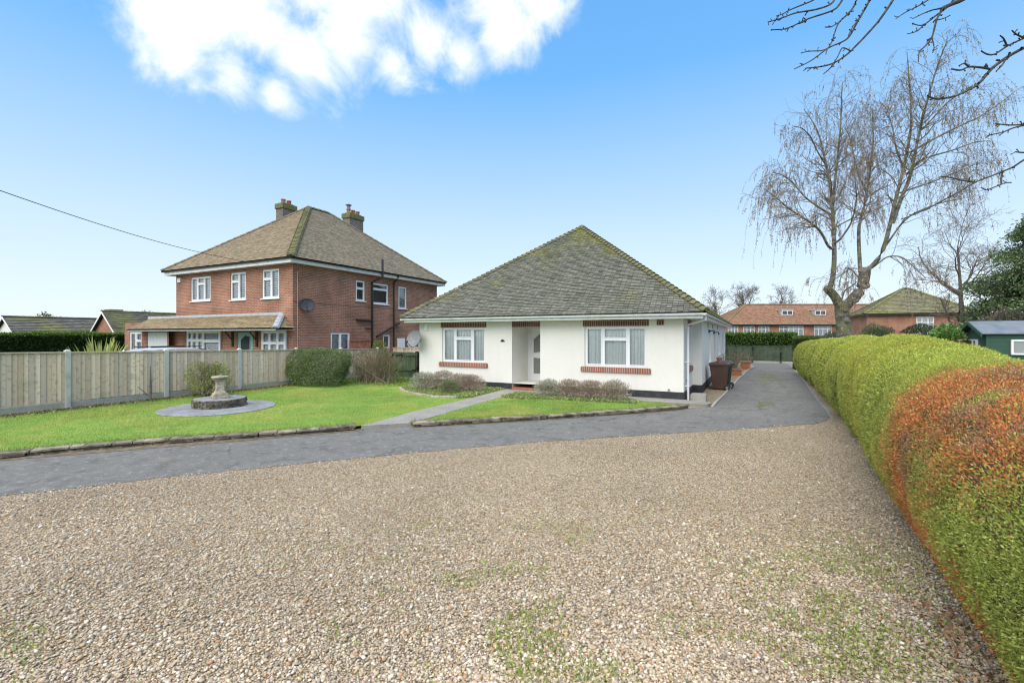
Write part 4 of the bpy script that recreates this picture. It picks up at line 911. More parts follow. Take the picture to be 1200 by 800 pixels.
def hedge_leaves(y0, y1, n, ls, seed):
    r = np.random.default_rng(seed)
    Y = r.uniform(y0, y1, n); t = np.clip(r.beta(1.0, 1.15, n), 0, .97); P = hedge_at(Y, t); e = 1e-2
    tu = hedge_at(Y + e, t) - P; tv = hedge_at(Y, t + e) - P; nm = unit(np.cross(tu, tv)); s = np.sign((nm * (P - np.stack([np.interp(Y, XYs, XXs) + .95, Y, .8 + 0 * Y], -1))).sum(1)); nm = nm * s[:, None]
    P = P - nm * (r.random(n) ** 1.5 * .10)[:, None] + r.normal(size=(n, 3)) * .008
    thin = fbm(P * [1, 1, .55], 9, 31, 3); side_ = 1 - sstep(.7, .95, P[:, 2] / 1.85); keep = (thin > .30 + .13 * side_) | (r.random(n) < .3); Y, t, P, nm = Y[keep], t[keep], P[keep], nm[keep]; n = len(Y)
    up = (P[:, 2] / 1.9); yw = sstep(.55, 1.05, up + .25 * (fbm(P, 1.5, 8, 3) - .5) * 2)[:, None]  # yellower with height: plant tone, with the sunlit top painted into leaf colour
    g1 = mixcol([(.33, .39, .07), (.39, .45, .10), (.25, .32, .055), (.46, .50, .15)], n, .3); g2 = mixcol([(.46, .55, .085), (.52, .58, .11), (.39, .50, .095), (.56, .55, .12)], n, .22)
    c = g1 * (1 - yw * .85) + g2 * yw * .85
    # golden streaks following the clipping arcs
    st_ = sstep(.52, .66, vnoise(np.stack([Y * 3.2 + .4 * up, t * 1.2, 0 * Y], -1), 1, 77))[:, None] * sstep(5, 9, Y)[:, None]
    c = c * (1 - .3 * st_) + mixcol([(.5, .40, .05), (.45, .35, .06)], n) * .3 * st_
    # brown dieback in arcs: solid from 5.1 to 6.3, broken towards the camera
    yj = Y + .45 * (fbm(P, 1.8, 12, 3) - .5) * 2 + .18 * r.normal(size=n)
    b1 = sstep(4.95, 5.15, yj) * (1 - sstep(5.75, 6.6, yj + .25 * up)); tp = sstep(.45, .72, up)
    b2 = sstep(4.1, 4.3, yj) * (1 - sstep(4.45, 4.7, yj)) * .8; b4 = .85 * (1 - sstep(.25, .8, P[:, 2] + .3 * (fbm(P, 2.5, 71, 2) - .5))) * sstep(3.0, 3.5, Y) * (1 - sstep(5.0, 5.5, Y)); b2 = np.maximum(b2, b4)
    b3 = tp * sstep(3.1, 3.5, yj + .2 * (up - 1)) * (1 - sstep(5.6, 5.9, yj)) * sstep(.38, .52, fbm(P, 1.9, 44, 2) + .12)
    br = np.clip(np.maximum(np.maximum(b1 * (.82 + .4 * sstep(.3, .5, fbm(P, 2.6, 61, 3))), b2), b3), 0, 1); isb = (r.random(n) < br * .9)[:, None]
    d1 = mixcol([(.68, .20, .06), (.60, .17, .06), (.68, .30, .10), (.45, .16, .08), (.62, .38, .16)], n, .3)
    d2 = mixcol([(.42, .24, .16), (.52, .27, .16), (.35, .19, .125)], n, .3); gr = .8 * sstep(.56, .68, fbm(P, 1.9, 91, 2))[:, None]
    c = np.where(isb, d1 * (1 - gr) + d2 * gr, c)
    c = c * (.72 + .56 * fbm(P * [1, 1, .6], 5.5, 54, 3))[:, None]
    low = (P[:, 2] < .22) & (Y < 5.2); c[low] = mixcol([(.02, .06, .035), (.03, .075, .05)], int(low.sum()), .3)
    d = unit(nm * .75 + r.normal(size=(n, 3)) * .6 + [0, 0, .45]); s_ = r.uniform(.6, 1.35, n) * ls
    return P, d, s_, s_ * .42, c
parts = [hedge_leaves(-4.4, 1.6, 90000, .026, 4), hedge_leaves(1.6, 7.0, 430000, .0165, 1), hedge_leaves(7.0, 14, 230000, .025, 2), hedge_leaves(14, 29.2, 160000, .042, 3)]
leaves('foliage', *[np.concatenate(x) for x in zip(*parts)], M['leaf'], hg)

def hedge_box(name, x0, x1, y0, y1, h, label, cols, n, ls, seed, core=(.02, .035, .012), top=None, rnd=.06):
    r = np.random.default_rng(seed); t = thing(name, ((x0 + x1) / 2, (y0 + y1) / 2, 0), label, 'hedge')
    b = MB(); b.box(x0 + .12, x1 - .12, y0 + .12, y1 - .12, -.02, h - .1); m = mat(name + '_core', core, .95, [(3, .4, .7, tuple(.6 * q for q in core))]); b.build('branch_core', m, t)
    A = [(x1 - x0) * h, (x1 - x0) * h, (y1 - y0) * h, (y1 - y0) * h, (x1 - x0) * (y1 - y0)]; w = np.array(A) / sum(A); f = r.choice(5, n, p=w); a, c = r.random(n), r.random(n)
    P = np.zeros((n, 3)); N_ = np.zeros((n, 3))
    for k in range(5):
        i = f == k; u, v = a[i], c[i]
        if k < 2: P[i] = np.stack([x0 + u * (x1 - x0), np.full(u.shape, (y0, y1)[k]), v * h], 1); N_[i] = (0, (-1, 1)[k], 0)
        elif k < 4: P[i] = np.stack([np.full(u.shape, (x0, x1)[k - 2]), y0 + u * (y1 - y0), v * h], 1); N_[i] = ((-1, 1)[k - 2], 0, 0)
        else: P[i] = np.stack([x0 + u * (x1 - x0), y0 + v * (y1 - y0), np.full(u.shape, h)], 1); N_[i] = (0, 0, 1)
    P += N_ * ((fbm(P, 1.1, seed, 3) - .5) * .3 - r.random(n) ** 2 * .12)[:, None] + r.normal(size=(n, 3)) * rnd * .3
    col = mixcol(cols, n, .3)
    if top is not None: q = (P[:, 2] > h - .18 + .1 * r.random(n)); col[q] = mixcol(top, int(q.sum()), .25)
    leaves('foliage', P, N_ * .8 + r.normal(size=(n, 3)) * .6 + [0, 0, .3], ls * r.uniform(.6, 1.3, n), ls * .5, col, M['leaf'], t)
hedge_box('conifer_hedge', -33.2, -32.3, 2.5, 13.6, 2.12, 'dark green conifer hedge with bright clipped top left of the brick house', [(.03, .07, .015), (.045, .09, .02), (.02, .05, .012)], 60000, .10, 41, top=[(.11, .20, .03), (.14, .23, .04)])
hedge_box('laurel_hedge', -4.0, 2.9, 38.5, 40.2, 2.1, 'glossy green laurel hedge rising over the dark green back fence', [(.07, .15, .03), (.10, .20, .04), (.16, .26, .05), (.04, .08, .02)], 16000, .17, 42)
hedge_box('box_hedge', 2.3, 6.2, 31.5, 33.0, 1.93, 'square cut dark green hedge behind the far end of the golden hedge', [(.05, .085, .02), (.06, .10, .022), (.04, .065, .016)], 26000, .07, 43, top=[(.12, .17, .03)])

# ------------------------------------------------------------------ garden shrubs and bushes
dkg = [(.165, .225, .085), (.205, .265, .11), (.115, .165, .06), (.27, .32, .16)]
bush('clipped_shrub', (-15.2, 12.8, .05), (1.32, .9, .72), 'dense rounded evergreen bush clipped against the grey fence', dkg, 30000, .055, 51, lump=.26, box=2.7, fill=.22, twigs=70)
bush('woody_shrub', (-13.85, 14.5, .05), (1.5, .8, .68), 'tangled bare brown shrub next to the clipped evergreen bush', [(.20, .155, .10), (.14, .11, .065), (.24, .2, .13), (.10, .115, .05)], 6800, .055, 52, lump=.6, box=2.3, fill=.75, twigs=260, tm='pale_twig', aspect=.35, stem_r=.011, fm='leaf_dry', gaps=.42, patch=([(.10, .14, .05), (.14, .17, .07)], .9))
bush('small_twiggy_bush', (-12.55, 16.4, .05), (.5, .35, .36), 'small reddish twiggy plant under the green garden fence', [(.22, .14, .10), (.16, .12, .07)], 900, .05, 53, twigs=140, tm='pale_twig', fill=.6, fm='leaf_dry', stem_r=.006)
bush('loose_shrub', (-15.45, 8.75, .05), (.80, .5, .58), 'loose olive leaved shrub behind the sundial against the fence', [(.30, .34, .13), (.36, .38, .16), (.23, .28, .09), (.38, .35, .19)], 6500, .055, 54, lump=.45, fill=.8, twigs=120, aspect=.4, gaps=.38, stem_r=.006)
# grey rooted stick
t = thing('bare_sapling', (-16.0, 7.35, 0), 'single bare sapling stem with a side shoot against the grey fence', 'sapling')
b = MB(); b.tube([(-16.0, 7.35, 0), (-16.02, 7.36, .5), (-15.99, 7.34, 1.12)], [.035, .028, .014], 7); b.build('trunk', M['bark'], t); b = MB(); b.tube([(-16.0, 7.35, .18), (-16.05, 7.2, .36), (-16.06, 7.05, .52)], [.018, .015, .01], 6); b.tube([(-16.0, 7.35, .6), (-15.98, 7.45, .75)], [.012, .007], 5); b.build('branch', M['bark'], t)
lav_g = [(.36, .38, .28), (.29, .32, .22), (.42, .42, .33)]; lav_b = [(.33, .26, .19), (.39, .31, .24), (.27, .21, .15), (.42, .36, .28)]
lav = [(-10.35, 13.25, .52, .62, 0, 'pale grey green lavender mound at the left end of the left bed'), (-9.75, 13.55, .55, .66, 1, 'brownish lavender bush second from the left end of the bed'), (-9.1, 13.75, .5, .56, 2, 'greyish lavender bush in the middle of the left bed'),
       (-8.6, 13.55, .50, .58, 1, 'mauve brown lavender bush at the path end of the left bed'), (-9.0, 12.85, .36, .40, 3, 'small green lavender mound at the front of the left bed'),
       (-5.75, 13.65, .44, .50, 0, 'grey green lavender bush nearest the door step in the right bed'), (-5.05, 13.72, .48, .54, 1, 'brown lavender bush beside the grey green one near the door'), (-4.35, 13.75, .48, .56, 1, 'brown lavender bush under the middle of the right window'), (-3.65, 13.78, .46, .56, 2, 'brown lavender bush at the drive end of the right bed')]
for i, (x, y, rr, h, k, lb) in enumerate(lav):
    cl = [lav_g, lav_b, lav_b + lav_g[:1], [(.17, .22, .09), (.21, .25, .12)]][k]
    bush('lavender_bush', (x, y, .075), (rr, rr * .85, h / 2), lb, cl, 2600, .075, 60 + i, 'lavender bushes along the bungalow wall', lump=.3, fill=.55, twigs=90, tm='pale_twig', aspect=.16, upw=.75, cat='lavender', fm='leaf_dry', stem_r=.004)
# spiky cordyline behind the fence
def spiky(name, c, n, ln, label, cols, seed, w=.035, up=.9, cat='plant'):
    r = np.random.default_rng(seed); t = thing(name, c, label, cat); a = r.uniform(0, 2 * np.pi, n); el = r.uniform(.35, 1.45, n); d = np.stack([np.cos(a) * np.cos(el), np.sin(a) * np.cos(el), np.sin(el)], 1)
    P = curl_out(np.array(c)[None] + r.normal(size=(n, 3)) * [.12, .12, .02], d, ln * r.uniform(.7, 1.1, n), 6, .02, -.09 * (1 - up), r); tg_ = unit(np.gradient(P, axis=1)); sd = unit(np.cross(tg_, [0, 0, 1.])); wd = w * np.array([.8, 1, .95, .75, .45, .05])
    V = np.concatenate([P - sd * wd[None, :, None], P + sd * wd[None, :, None]], 1); i0 = np.arange(n)[:, None] * 12 + np.arange(5)[None]; F = np.stack([i0, i0 + 1, i0 + 7, i0 + 6], -1).reshape(-1, 4)
    np_mesh('blade', V.reshape(-1, 3), F, np.repeat(mixcol(cols, n), 12, 0), M['leaf'], t)
spiky('spiky_plant', (-21.2, 8.2, 0), 260, 1.95, 'spiky yellow green plant poking over the grey fence', [(.38, .42, .11), (.30, .38, .09), (.46, .48, .18)], 71, w=.065)
bush('young_evergreen', (-17.15, 18.2, .0), (.42, .42, .86), 'bright yellow green bush in front of the brick house drain pipe', [(.20, .28, .04), (.15, .23, .03), (.26, .32, .07)], 1700, .10, 72, fill=.7, twigs=10, upw=1.0, aspect=.3)
bush('grey_leaved_shrub', loc_rd(15.3, 22), (.75, .6, 1.05), 'pale grey green shrub beside the birch trunk', [(.15, .19, .11), (.19, .23, .14)], 2600, .10, 73)
bush('garden_shrub', loc_rd(17.0, 21.5), (.85, .7, 1.23), 'grey green evergreen bush beyond the golden hedge, left of the dark domed bush', [(.13, .19, .09), (.18, .24, .13), (.09, .14, .065)], 6000, .08, 74)
bush('garden_shrub', loc_rd(18.6, 21.0), (1.05, .8, 1.27), 'dark domed evergreen bush beyond the golden hedge', [(.06, .095, .04), (.085, .125, .055), (.045, .07, .03)], 7500, .07, 75, lump=.12)
bush('laurel_bush', loc_rd(15.4, 16.4), (.62, .55, 1.17), 'bright glossy laurel bush left of the green shed', [(.16, .30, .07), (.21, .36, .10), (.10, .19, .05)], 3400, .13, 76, lump=.15)
def spot_plant(name, c, label, seed, h=1.0, n=70, m='pale_twig', leafc=None):
    r = np.random.default_rng(seed); t = thing(name, c, label, 'plant'); d = blob_dirs(n, r); d[:, 2] = np.abs(d[:, 2]) + 1.3
    P = curl_out(np.array(c)[None] + r.normal(size=(n, 3)) * [.12, .12, 0], d, h * r.uniform(.5, 1.1, n), 6, .14, .0, r); V, F = tubes_np(P, np.linspace(.009, .004, 6)[None].repeat(n, 0), 3); np_mesh('stem', V, F, None, M[m], t)
    if leafc: p, tg_, _, _ = on_lines(P, np.ones((n, 6)), n * 9, .3, 1, r); leaves('foliage', p, tg_ + r.normal(size=p.shape) * .6, .07, .025, mixcol(leafc, len(p)), M['leaf_dry'], t)
spot_plant('wispy_plant', (-.95, 29.6, .02), 'wispy straw coloured plant beside the planters along the bungalow', 81, 1.35, 90, leafc=[(.30, .28, .16), (.22, .22, .12)])
spot_plant('wispy_plant', (-.12, 31.4, .3), 'thin straggly plant growing in the small pot at the drive edge', 82, .75, 25, leafc=[(.25, .24, .13)])

# ------------------------------------------------------------------ sundial, bins, planters, block
sdc = (-12.95, 7.6)
t = thing('sundial', (*sdc, .07), 'stone sundial pedestal on a round tier inside a grey paved disc', 'sundial')
b = MB(); b.lathe([(1.35, 0), (1.37, .012), (1.35, .028), (.5, .03)], (-12.78, 7.48, .075), 56)
b.build('paved_disc', M['slate'], t)
b = MB()
for lay in range(4):
    n = 22
    for k in range(n):
        a0 = 2 * math.pi * (k + .5 * (lay % 2)) / n; a1 = a0 + 2 * math.pi / n - .02; g = random.uniform(.5, 1.1); ro = .65 + random.uniform(-.02, .015); z0 = .104 + lay * .056
        q = [(sdc[0] + r_ * math.cos(a), sdc[1] + r_ * math.sin(a)) for r_, a in ((ro, a0), (ro, a1), (.45, a1), (.45, a0))]
        b.hexa([(x, y, z0) for x, y in q] + [(x, y, z0 + .05) for x, y in q], (.23 * g, .195 * g, .14 * g))
b.build('stone_tier', M['stone_brick'], t, bevel=.006)
b = MB(); b.lathe([(.61, .10), (.61, .322), (.02, .326)], (*sdc, 0), 40); b.build('tier_top', M['slate'], t)
b = MB(); z0 = .325
for r_, a, e in ((.28, 0, .07), (.245, .07, .13)): b.lathe([(r_, a), (r_, e)], (*sdc, z0), 4, ang0=.4)
b.lathe([(.21, .13), (.17, .17), (.14, .22), (.13, .34), (.14, .46), (.17, .50)], (*sdc, z0), 4, ang0=.4); b.lathe([(.185, .50), (.19, .53)], (*sdc, z0), 8); b.build('pedestal', M['stone'], t, bevel=.012)
b = MB(); b.lathe([(.17, .531), (.205, .545), (.21, .575), (.20, .595), (.02, .60)], (*sdc, z0), 20); b.build('dial_slab', M['stone'], t)
b = MB(); b.poly([(sdc[0] - .09, sdc[1], z0 + .606), (sdc[0] + .08, sdc[1], z0 + .606), (sdc[0] + .08, sdc[1], z0 + .68)]); b.poly([(sdc[0] - .09, sdc[1] + .006, z0 + .606), (sdc[0] + .08, sdc[1] + .006, z0 + .68), (sdc[0] + .08, sdc[1] + .006, z0 + .606)]); b.build('gnomon', M['grey_metal'], t)

def wheelie(c, m, label):
    """side view bin: lid hinge, handle and wheels towards +X"""
    t = thing('wheelie_bin', c, label, 'wheelie bin', 'wheelie bins by the bungalow side wall'); x, y, z = c
    b = MB(); lo = [(x - .24, y - .21), (x + .20, y - .21), (x + .20, y + .21), (x - .24, y + .21)]; hi = [(x - .35, y - .28), (x + .29, y - .28), (x + .29, y + .28), (x - .35, y + .28)]
    b.hexa([(p[0], p[1], z + .03) for p in lo] + [(p[0], p[1], z + .92) for p in hi]); r_ = [(x - .375, y - .305), (x + .315, y - .305), (x + .315, y + .305), (x - .375, y + .305)]
    b.hexa([(p[0], p[1], z + .885) for p in r_] + [(p[0], p[1], z + .935) for p in r_]); b.build('body', m, t, bevel=.02)
    l = MB(); q = [(x - .39, y - .31), (x + .33, y - .31), (x + .33, y + .31), (x - .39, y + .31)]; q2 = [(x - .30, y - .23), (x + .25, y - .23), (x + .25, y + .23), (x - .30, y + .23)]
    l.hexa([(p[0], p[1], z + .938) for p in q] + [(p[0], p[1], z + .965) for p in q]); l.hexa([(p[0], p[1], z + .966) for p in q] + [(p[0], p[1], z + 1.01) for p in q2]); l.build('lid', m, t, bevel=.015)
    h = MB(); h.tube([(x + .36, y - .24, z + .93), (x + .36, y + .24, z + .93)], .018, 8); 
    for s in (-.22, .22): h.box(x + .30, x + .37, y + s - .02, y + s + .02, z + .90, z + .945)
    h.build('handle', m, t)
    for s in (-.27, .27):
        w = MB(); w.tube([(x + .24, y + s - .025, z + .10), (x + .24, y + s + .025, z + .10)], .10, 18); o = w.build('wheel', M['black_plastic'], t, bevel=.008)
        k = MB(); k.tube([(x + .24, y + s - .032, z + .10), (x + .24, y + s + .032, z + .10)], .05, 12); k.build('hub', M['grey_metal'], o)
    a = MB(); a.tube([(x + .24, y - .245, z + .10), (x + .24, y + .245, z + .10)], .014, 6); a.build('axle', M['grey_metal'], t)
wheelie((-1.02, 18.95, .012), M['bin_brown'], 'brown wheelie bin beside the bungalow side wall, with a pot on its lid')
wheelie((-.92, 19.66, .012), M['bin_green'], 'dark green wheelie bin behind the brown one by the drive')
b = MB(); b.lathe([(.07, 0), (.10, .14), (.11, .14), (.11, .18), (.09, .18), (.08, .1)], (-1.05, 18.95, 1.024), 14); tag(b.build('plant_pot', M['terracotta']), 'small empty clay pot standing on the brown bin lid', 'flower pot')
b = MB(); b.box(-1.66, -1.22, 15.2, 15.62, .0, .22); b.box(-1.62, -1.26, 15.24, 15.58, .22, .235); tag(b.build('concrete_block', M['concrete'], bevel=.015), 'mossy concrete block on the gravel by the bungalow corner', 'block')
def trough(name, x0, x1, y0, y1, h, m, label):
    t = thing(name, ((x0 + x1) / 2, (y0 + y1) / 2, 0), label, 'planter'); b = MB(); b.box(x0, x1, y0, y1, .0, h); b.box(x0 - .03, x1 + .03, y0 - .03, y1 + .03, h, h + .06); b.build('body', m, t, bevel=.01); s = MB(); s.box(x0 + .03, x1 - .03, y0 + .03, y1 - .03, h + .061, h + .075); s.build('soil', M['soil'], t)
trough('garden_trough', -1.25, -.42, 25.6, 26.2, .28, M['terracotta'], 'low brown brick trough on the gravel strip beside the drive')
trough('garden_planter', -.55, -.02, 30.6, 31.6, .40, M['terracotta'], 'square brown planter at the edge of the drive near the back fence')

# ------------------------------------------------------------------ car behind the fence
def car():
    cx, cy = -19.05, 8.85; t = thing('parked_car', (cx, cy, 0), 'silver car parked behind the fence, only its roof showing', 'car')
    sec = [(-2.15, .45, .62, .74, .70), (-2.05, .3, .82, .82, .74), (-1.2, .22, .98, .88, .78), (0, .2, 1.0, .89, .8), (1.2, .22, 1.0, .88, .8), (1.95, .3, .98, .85, .78), (2.15, .45, .8, .78, .7)]
    V = []; 
    for y, zb, zt, wb_, wt in sec:
        for x, z in ((-wb_ * .96, zb), (-wb_, zb + .2), (-wb_, zt - .15), (-wt, zt), (wt, zt), (wb_, zt - .15), (wb_, zb + .2), (wb_ * .96, zb)): V.append((cx + x, cy + y, z))
    b = MB(); n = 8
    for i in range(len(sec) - 1):
        for k in range(n): b.poly([V[i * n + k], V[i * n + (k + 1) % n], V[(i + 1) * n + (k + 1) % n], V[(i + 1) * n + k]][::-1])
    b.poly(V[:n]); b.poly(V[-n:][::-1]); o = b.build('body', M['car'], t, smooth=False, bevel=.02)
    g = MB(); rs = [(-1.25, .98, .74), (-.55, 1.52, .60), (1.35, 1.52, .60), (2.0, 1.0, .70)]
    lo = [(cx + s * .76, cy + y, z) for s, y, z in ((-1, -1.3, .985), (1, -1.3, .985), (1, 2.05, .985), (-1, 2.05, .985))]; hi = [(cx + s * .60, cy + y, z) for s, y, z in ((-1, -.55, 1.52), (1, -.55, 1.52), (1, 1.45, 1.52), (-1, 1.45, 1.52))]
    g.hexa(lo + hi); g.build('window_glass', M['black_plastic'], t)
    r_ = MB(); prof = [(-.66, -.62, 1.505), (-.5, -.55, 1.57), (0, -.2, 1.6)]
    st_ = []
    for y, dz in ((-.72, -.07), (-.5, -.015), (-.1, .02), (.5, .03), (1.1, .01), (1.5, -.04), (1.62, -.09)):
        st_.append([(cx + x, cy + y, 1.56 + dz - .05 * (abs(x) / .63) ** 3) for x in (-.63, -.55, -.3, 0, .3, .55, .63)])
    for a, e in zip(st_[:-1], st_[1:]):
        for k in range(6): r_.poly([a[k], a[k + 1], e[k + 1], e[k]])
    r_.poly(st_[0][::-1]); 
    for sgn in (0, -1): r_.poly([q for q in [s_[sgn] for s_ in st_]] + [(st_[-1][sgn][0], st_[-1][sgn][1], 1.44), (st_[0][sgn][0], st_[0][sgn][1], 1.44)])
    for x in (-.61, .61):
        for (y0, z0), (y1, z1) in (((-1.3, .98), (-.62, 1.5)), ((.4, .98), (.4, 1.53)), ((2.02, .98), (1.5, 1.5))): r_.tube([(cx + x * 1.22, cy + y0, z0), (cx + x, cy + y1, z1)], .035, 5)
    r_.build('roof', M['car'], t, smooth=False)
    for s in (-1, 1):
        for y in (-1.35, 1.35):
            w = MB(); w.tube([(cx + s * .70, cy + y, .32), (cx + s * .90, cy + y, .32)], .32, 24); o = w.build('wheel', M['black_plastic'], t, bevel=.02); h = MB(); h.tube([(cx + s * .72, cy + y, .32), (cx + s * .91, cy + y, .32)], .2, 16); h.build('rim', M['grey_metal'], o)
        l = MB(); l.box(cx + s * .66 - .14, cx + s * .66 + .14, cy - 2.17, cy - 2.05, .62, .74); l.build('headlight', M['upvc'], t)
    b = MB()
    for s in (-1, 1): b.tube([(cx + s * .57, cy - .35, 1.615), (cx + s * .57, cy + 1.3, 1.625)], .018, 6)
    b.build('roof_rail', M['black_plastic'], t)
car()

# ------------------------------------------------------------------ neighbouring and far buildings
def far_roof(parent, A, B, C, D, ra, rb, gauge, tw, base, moss, seed, amt=-.3, th=.03):
    tl, ud = MB(), MB(); f = lambda p, h, l, r: amt
    slope(tl, ud, A, B, ra, ra if (Vector(ra) - Vector(rb)).length < .01 else rb, gauge, tw, base, moss, seed, f, th) if False else None
    return tl, ud
def gable_house(name, x0, x1, y0, y1, ze, zr, label, base, moss, amt, seed, wallm='brick', over=.3, gable_m=None):
    """ridge along Y, gable end facing -Y"""
    t = thing(name, ((x0 + x1) / 2, (y0 + y1) / 2, 0), label, 'bungalow'); xm = (x0 + x1) / 2
    b = MB(); b.box(x0, x1, y0, y1, -.05, ze); b.poly([(x0, y0 - .002, ze), (x1, y0 - .002, ze), (xm, y0 - .002, zr - .12)]); b.poly([(x1, y1, ze), (x0, y1, ze), (xm, y1, zr - .12)]); b.build('wall', M[wallm], t)
    tl, ud = MB(), MB(); k = (zr - ze) / (xm - x0); o = over
    mf = lambda p, h, l, r: amt
    slope(tl, ud, (x1 + o, y0 - o, ze - k * o + .1), (x1 + o, y1 + o, ze - k * o + .1), (xm, y0 - o, zr + .1), (xm, y1 + o, zr + .1), .3, .33, base, moss, seed, mf, .05)
    slope(tl, ud, (x0 - o, y1 + o, ze - k * o + .1), (x0 - o, y0 - o, ze - k * o + .1), (xm, y1 + o, zr + .1), (xm, y0 - o, zr + .1), .3, .33, base, moss, seed + 1, mf, .05)
    rf = tl.build('roof', M['tile'], t); ud.build('roof_deck', M['dark'], rf); rc = MB(); hip_caps(rc, (xm, y0 - o, zr + .1), (xm, y1 + o, zr + .1), .14, .45, (base, moss)); rc.build('ridge_tiles', M['ridge'], rf)
    v = MB()
    for s, xe in ((-1, x0 - o), (1, x1 + o)):
        p = [(xe, y0 - o - .01, ze - k * o - .08), (xe, y0 - o - .01, ze - k * o + .09), (xm, y0 - o - .01, zr + .11), (xm, y0 - o - .01, zr - .10)]; q = [(x, y + .03, z) for x, y, z in p]
        v.hexa((p + q) if s > 0 else (p[::-1] + q[::-1]))
    v.build('barge_board', M['upvc'], t)
    return t, rf
t1, _ = gable_house('gabled_bungalow', -56.0, -51.4, 21.0, 36, 2.25, 4.15, 'brick gabled bungalow with lichen spotted tiles beside the left hedge', (.10, .095, .075), (.16, .17, .05), .25, 101, 'brick_far')
t2, rf2 = gable_house('tiled_bungalow', -66.5, -61.5, 17.3, 26.5, 2.2, 3.72, 'low bungalow with mossy grey roof at the far left above the hedge', (.12, .115, .10), (.17, .18, .05), .2, 103, 'render')
b = MB(); b.box(-64.4, -63.4, 25.2, 26.3, 3.0, 4.75); b.box(-64.5, -63.3, 25.1, 26.4, 4.751, 4.9); b.build('chimney', M['chimney'], rf2)

def frame_house(name, o, t, w, dpt, ze, zr, hip, label, base, moss, amt, seed, wins, wallm='brick_far', gauge=.3, tw=.3, over=.4, dormers=()):
    fr = Fr(o, t); e = thing(name, (*fr.p(w / 2, -dpt / 2, 0)[:2], 0), label, 'building'); n = fr.n
    b = MB(); wall(b, fr, 0, w, -.05, ze, [(a, c, z0, z1, .1) for a, c, z0, z1, _ in wins])
    left = Fr(fr.p(0, -dpt, 0)[:2], n); wall(b, left, 0, dpt, -.05, ze); right = Fr(fr.p(w, 0, 0)[:2], (-n[0], -n[1])); wall(b, right, 0, dpt, -.05, ze); bk = Fr(fr.p(w, -dpt, 0)[:2], (-fr.t[0], -fr.t[1])); wall(b, bk, 0, w, -.05, ze); b.build('wall', M[wallm], e)
    q = over; A, B, C, D = fr.p(-q, q, ze), fr.p(w + q, q, ze), fr.p(w + q, -dpt - q, ze), fr.p(-q, -dpt - q, ze); ra, rb = fr.p(hip, -dpt / 2, zr), fr.p(w - hip, -dpt / 2, zr)
    tl, ud = MB(), MB(); f = lambda p, h, l, r: amt
    slope(tl, ud, A, B, ra, rb, gauge, tw, base, moss, seed, f, .04); slope(tl, ud, B, C, rb, rb, gauge, tw, base, moss, seed + 1, f, .04); slope(tl, ud, C, D, rb, ra, gauge, tw, base, moss, seed + 2, f, .04); slope(tl, ud, D, A, ra, ra, gauge, tw, base, moss, seed + 3, f, .04)
    rf = tl.build('roof', M['tile'], e); ud.build('roof_deck', M['dark'], rf); rc = MB()
    for p, r_ in ((A, ra), (B, rb), (C, rb), (D, ra), (ra, rb)):
        if (Vector(p) - Vector(r_)).length > .3: hip_caps(rc, p, r_, .2, .5, (base, moss), .05, .08)
    rc.build('ridge_tiles', M['ridge'], rf)
    g = MB(); g.fbox(fr, -q, w + q, q + .01, q + .05, ze - .2, ze - .04); g.fbox(fr, -q, w + q, .01, q, ze - .2, ze - .18); 
    g.fbox(left, -q, dpt + q, q + .01, q + .05, ze - .2, ze - .04)
    g.build('gutter', M['black_plastic'], e)
    for a, c, z0, z1, k in wins: window(fr, e, a, c, z0, z1, [(i / k, (i + 1) / k, [.66]) for i in range(k)], .04, fw=.10, sill='white', cover='blind', sashes=False)
    for s, zc in dormers:
        kx = (zr - ze) / (dpt / 2 + q); dd = MB(); od = q - (zc - .5 - ze) / kx; dd.fbox(fr, s - .95, s + .95, od - 1.8, od, zc - .5, zc + .42); dd.fbox(fr, s - 1.1, s + 1.1, od - 2.1, od + .12, zc + .422, zc + .55); q2 = dd.build('dormer', M['lead'], e)
        window(Fr(fr.p(s, od + .02, 0)[:2], fr.t), e, -.9, .9, zc - .4, zc + .36, [(0, .5, []), (.5, 1, [])], -.10, fw=.09, cover='slate', sashes=False)
    return e
o_ = loc_rd(34.6, 75); tt = loc_rd(1, 0)
wn = [(-.2 + .6, 2.1, 1.9, 3.45, 3), (2.9, 4.75, 1.9, 3.45, 3), (5.35, 7.15, 1.9, 3.45, 3), (8.7, 12.7, 1.9, 3.5, 5), (14.4, 17.3, 1.9, 3.5, 4)]
frame_house('flats_building', (o_.x, o_.y), (tt.x, tt.y), 34, 9.0, 3.75, 7.25, 5.5, 'long brick building with red tiled roof, dormers and white windows beyond the back fence', (.27, .14, .085), (.22, .16, .08), -.1, 111, wn, dormers=((11.0, 5.75), (16.5, 5.75)))
o_ = loc_rd(42.2, 55); th = R(-25); tt = loc_rd(math.cos(th), math.sin(th))
frame_house('hipped_brick_house', (o_.x, o_.y), (tt.x, tt.y), 9.6, 8.5, 4.55, 7.75, 4.6, 'brick house with mossy hipped roof behind the birch and shrubs', (.155, .15, .085), (.17, .18, .04), .15, 121, [(4.6, 6.2, 2.2, 4.1, 3)])
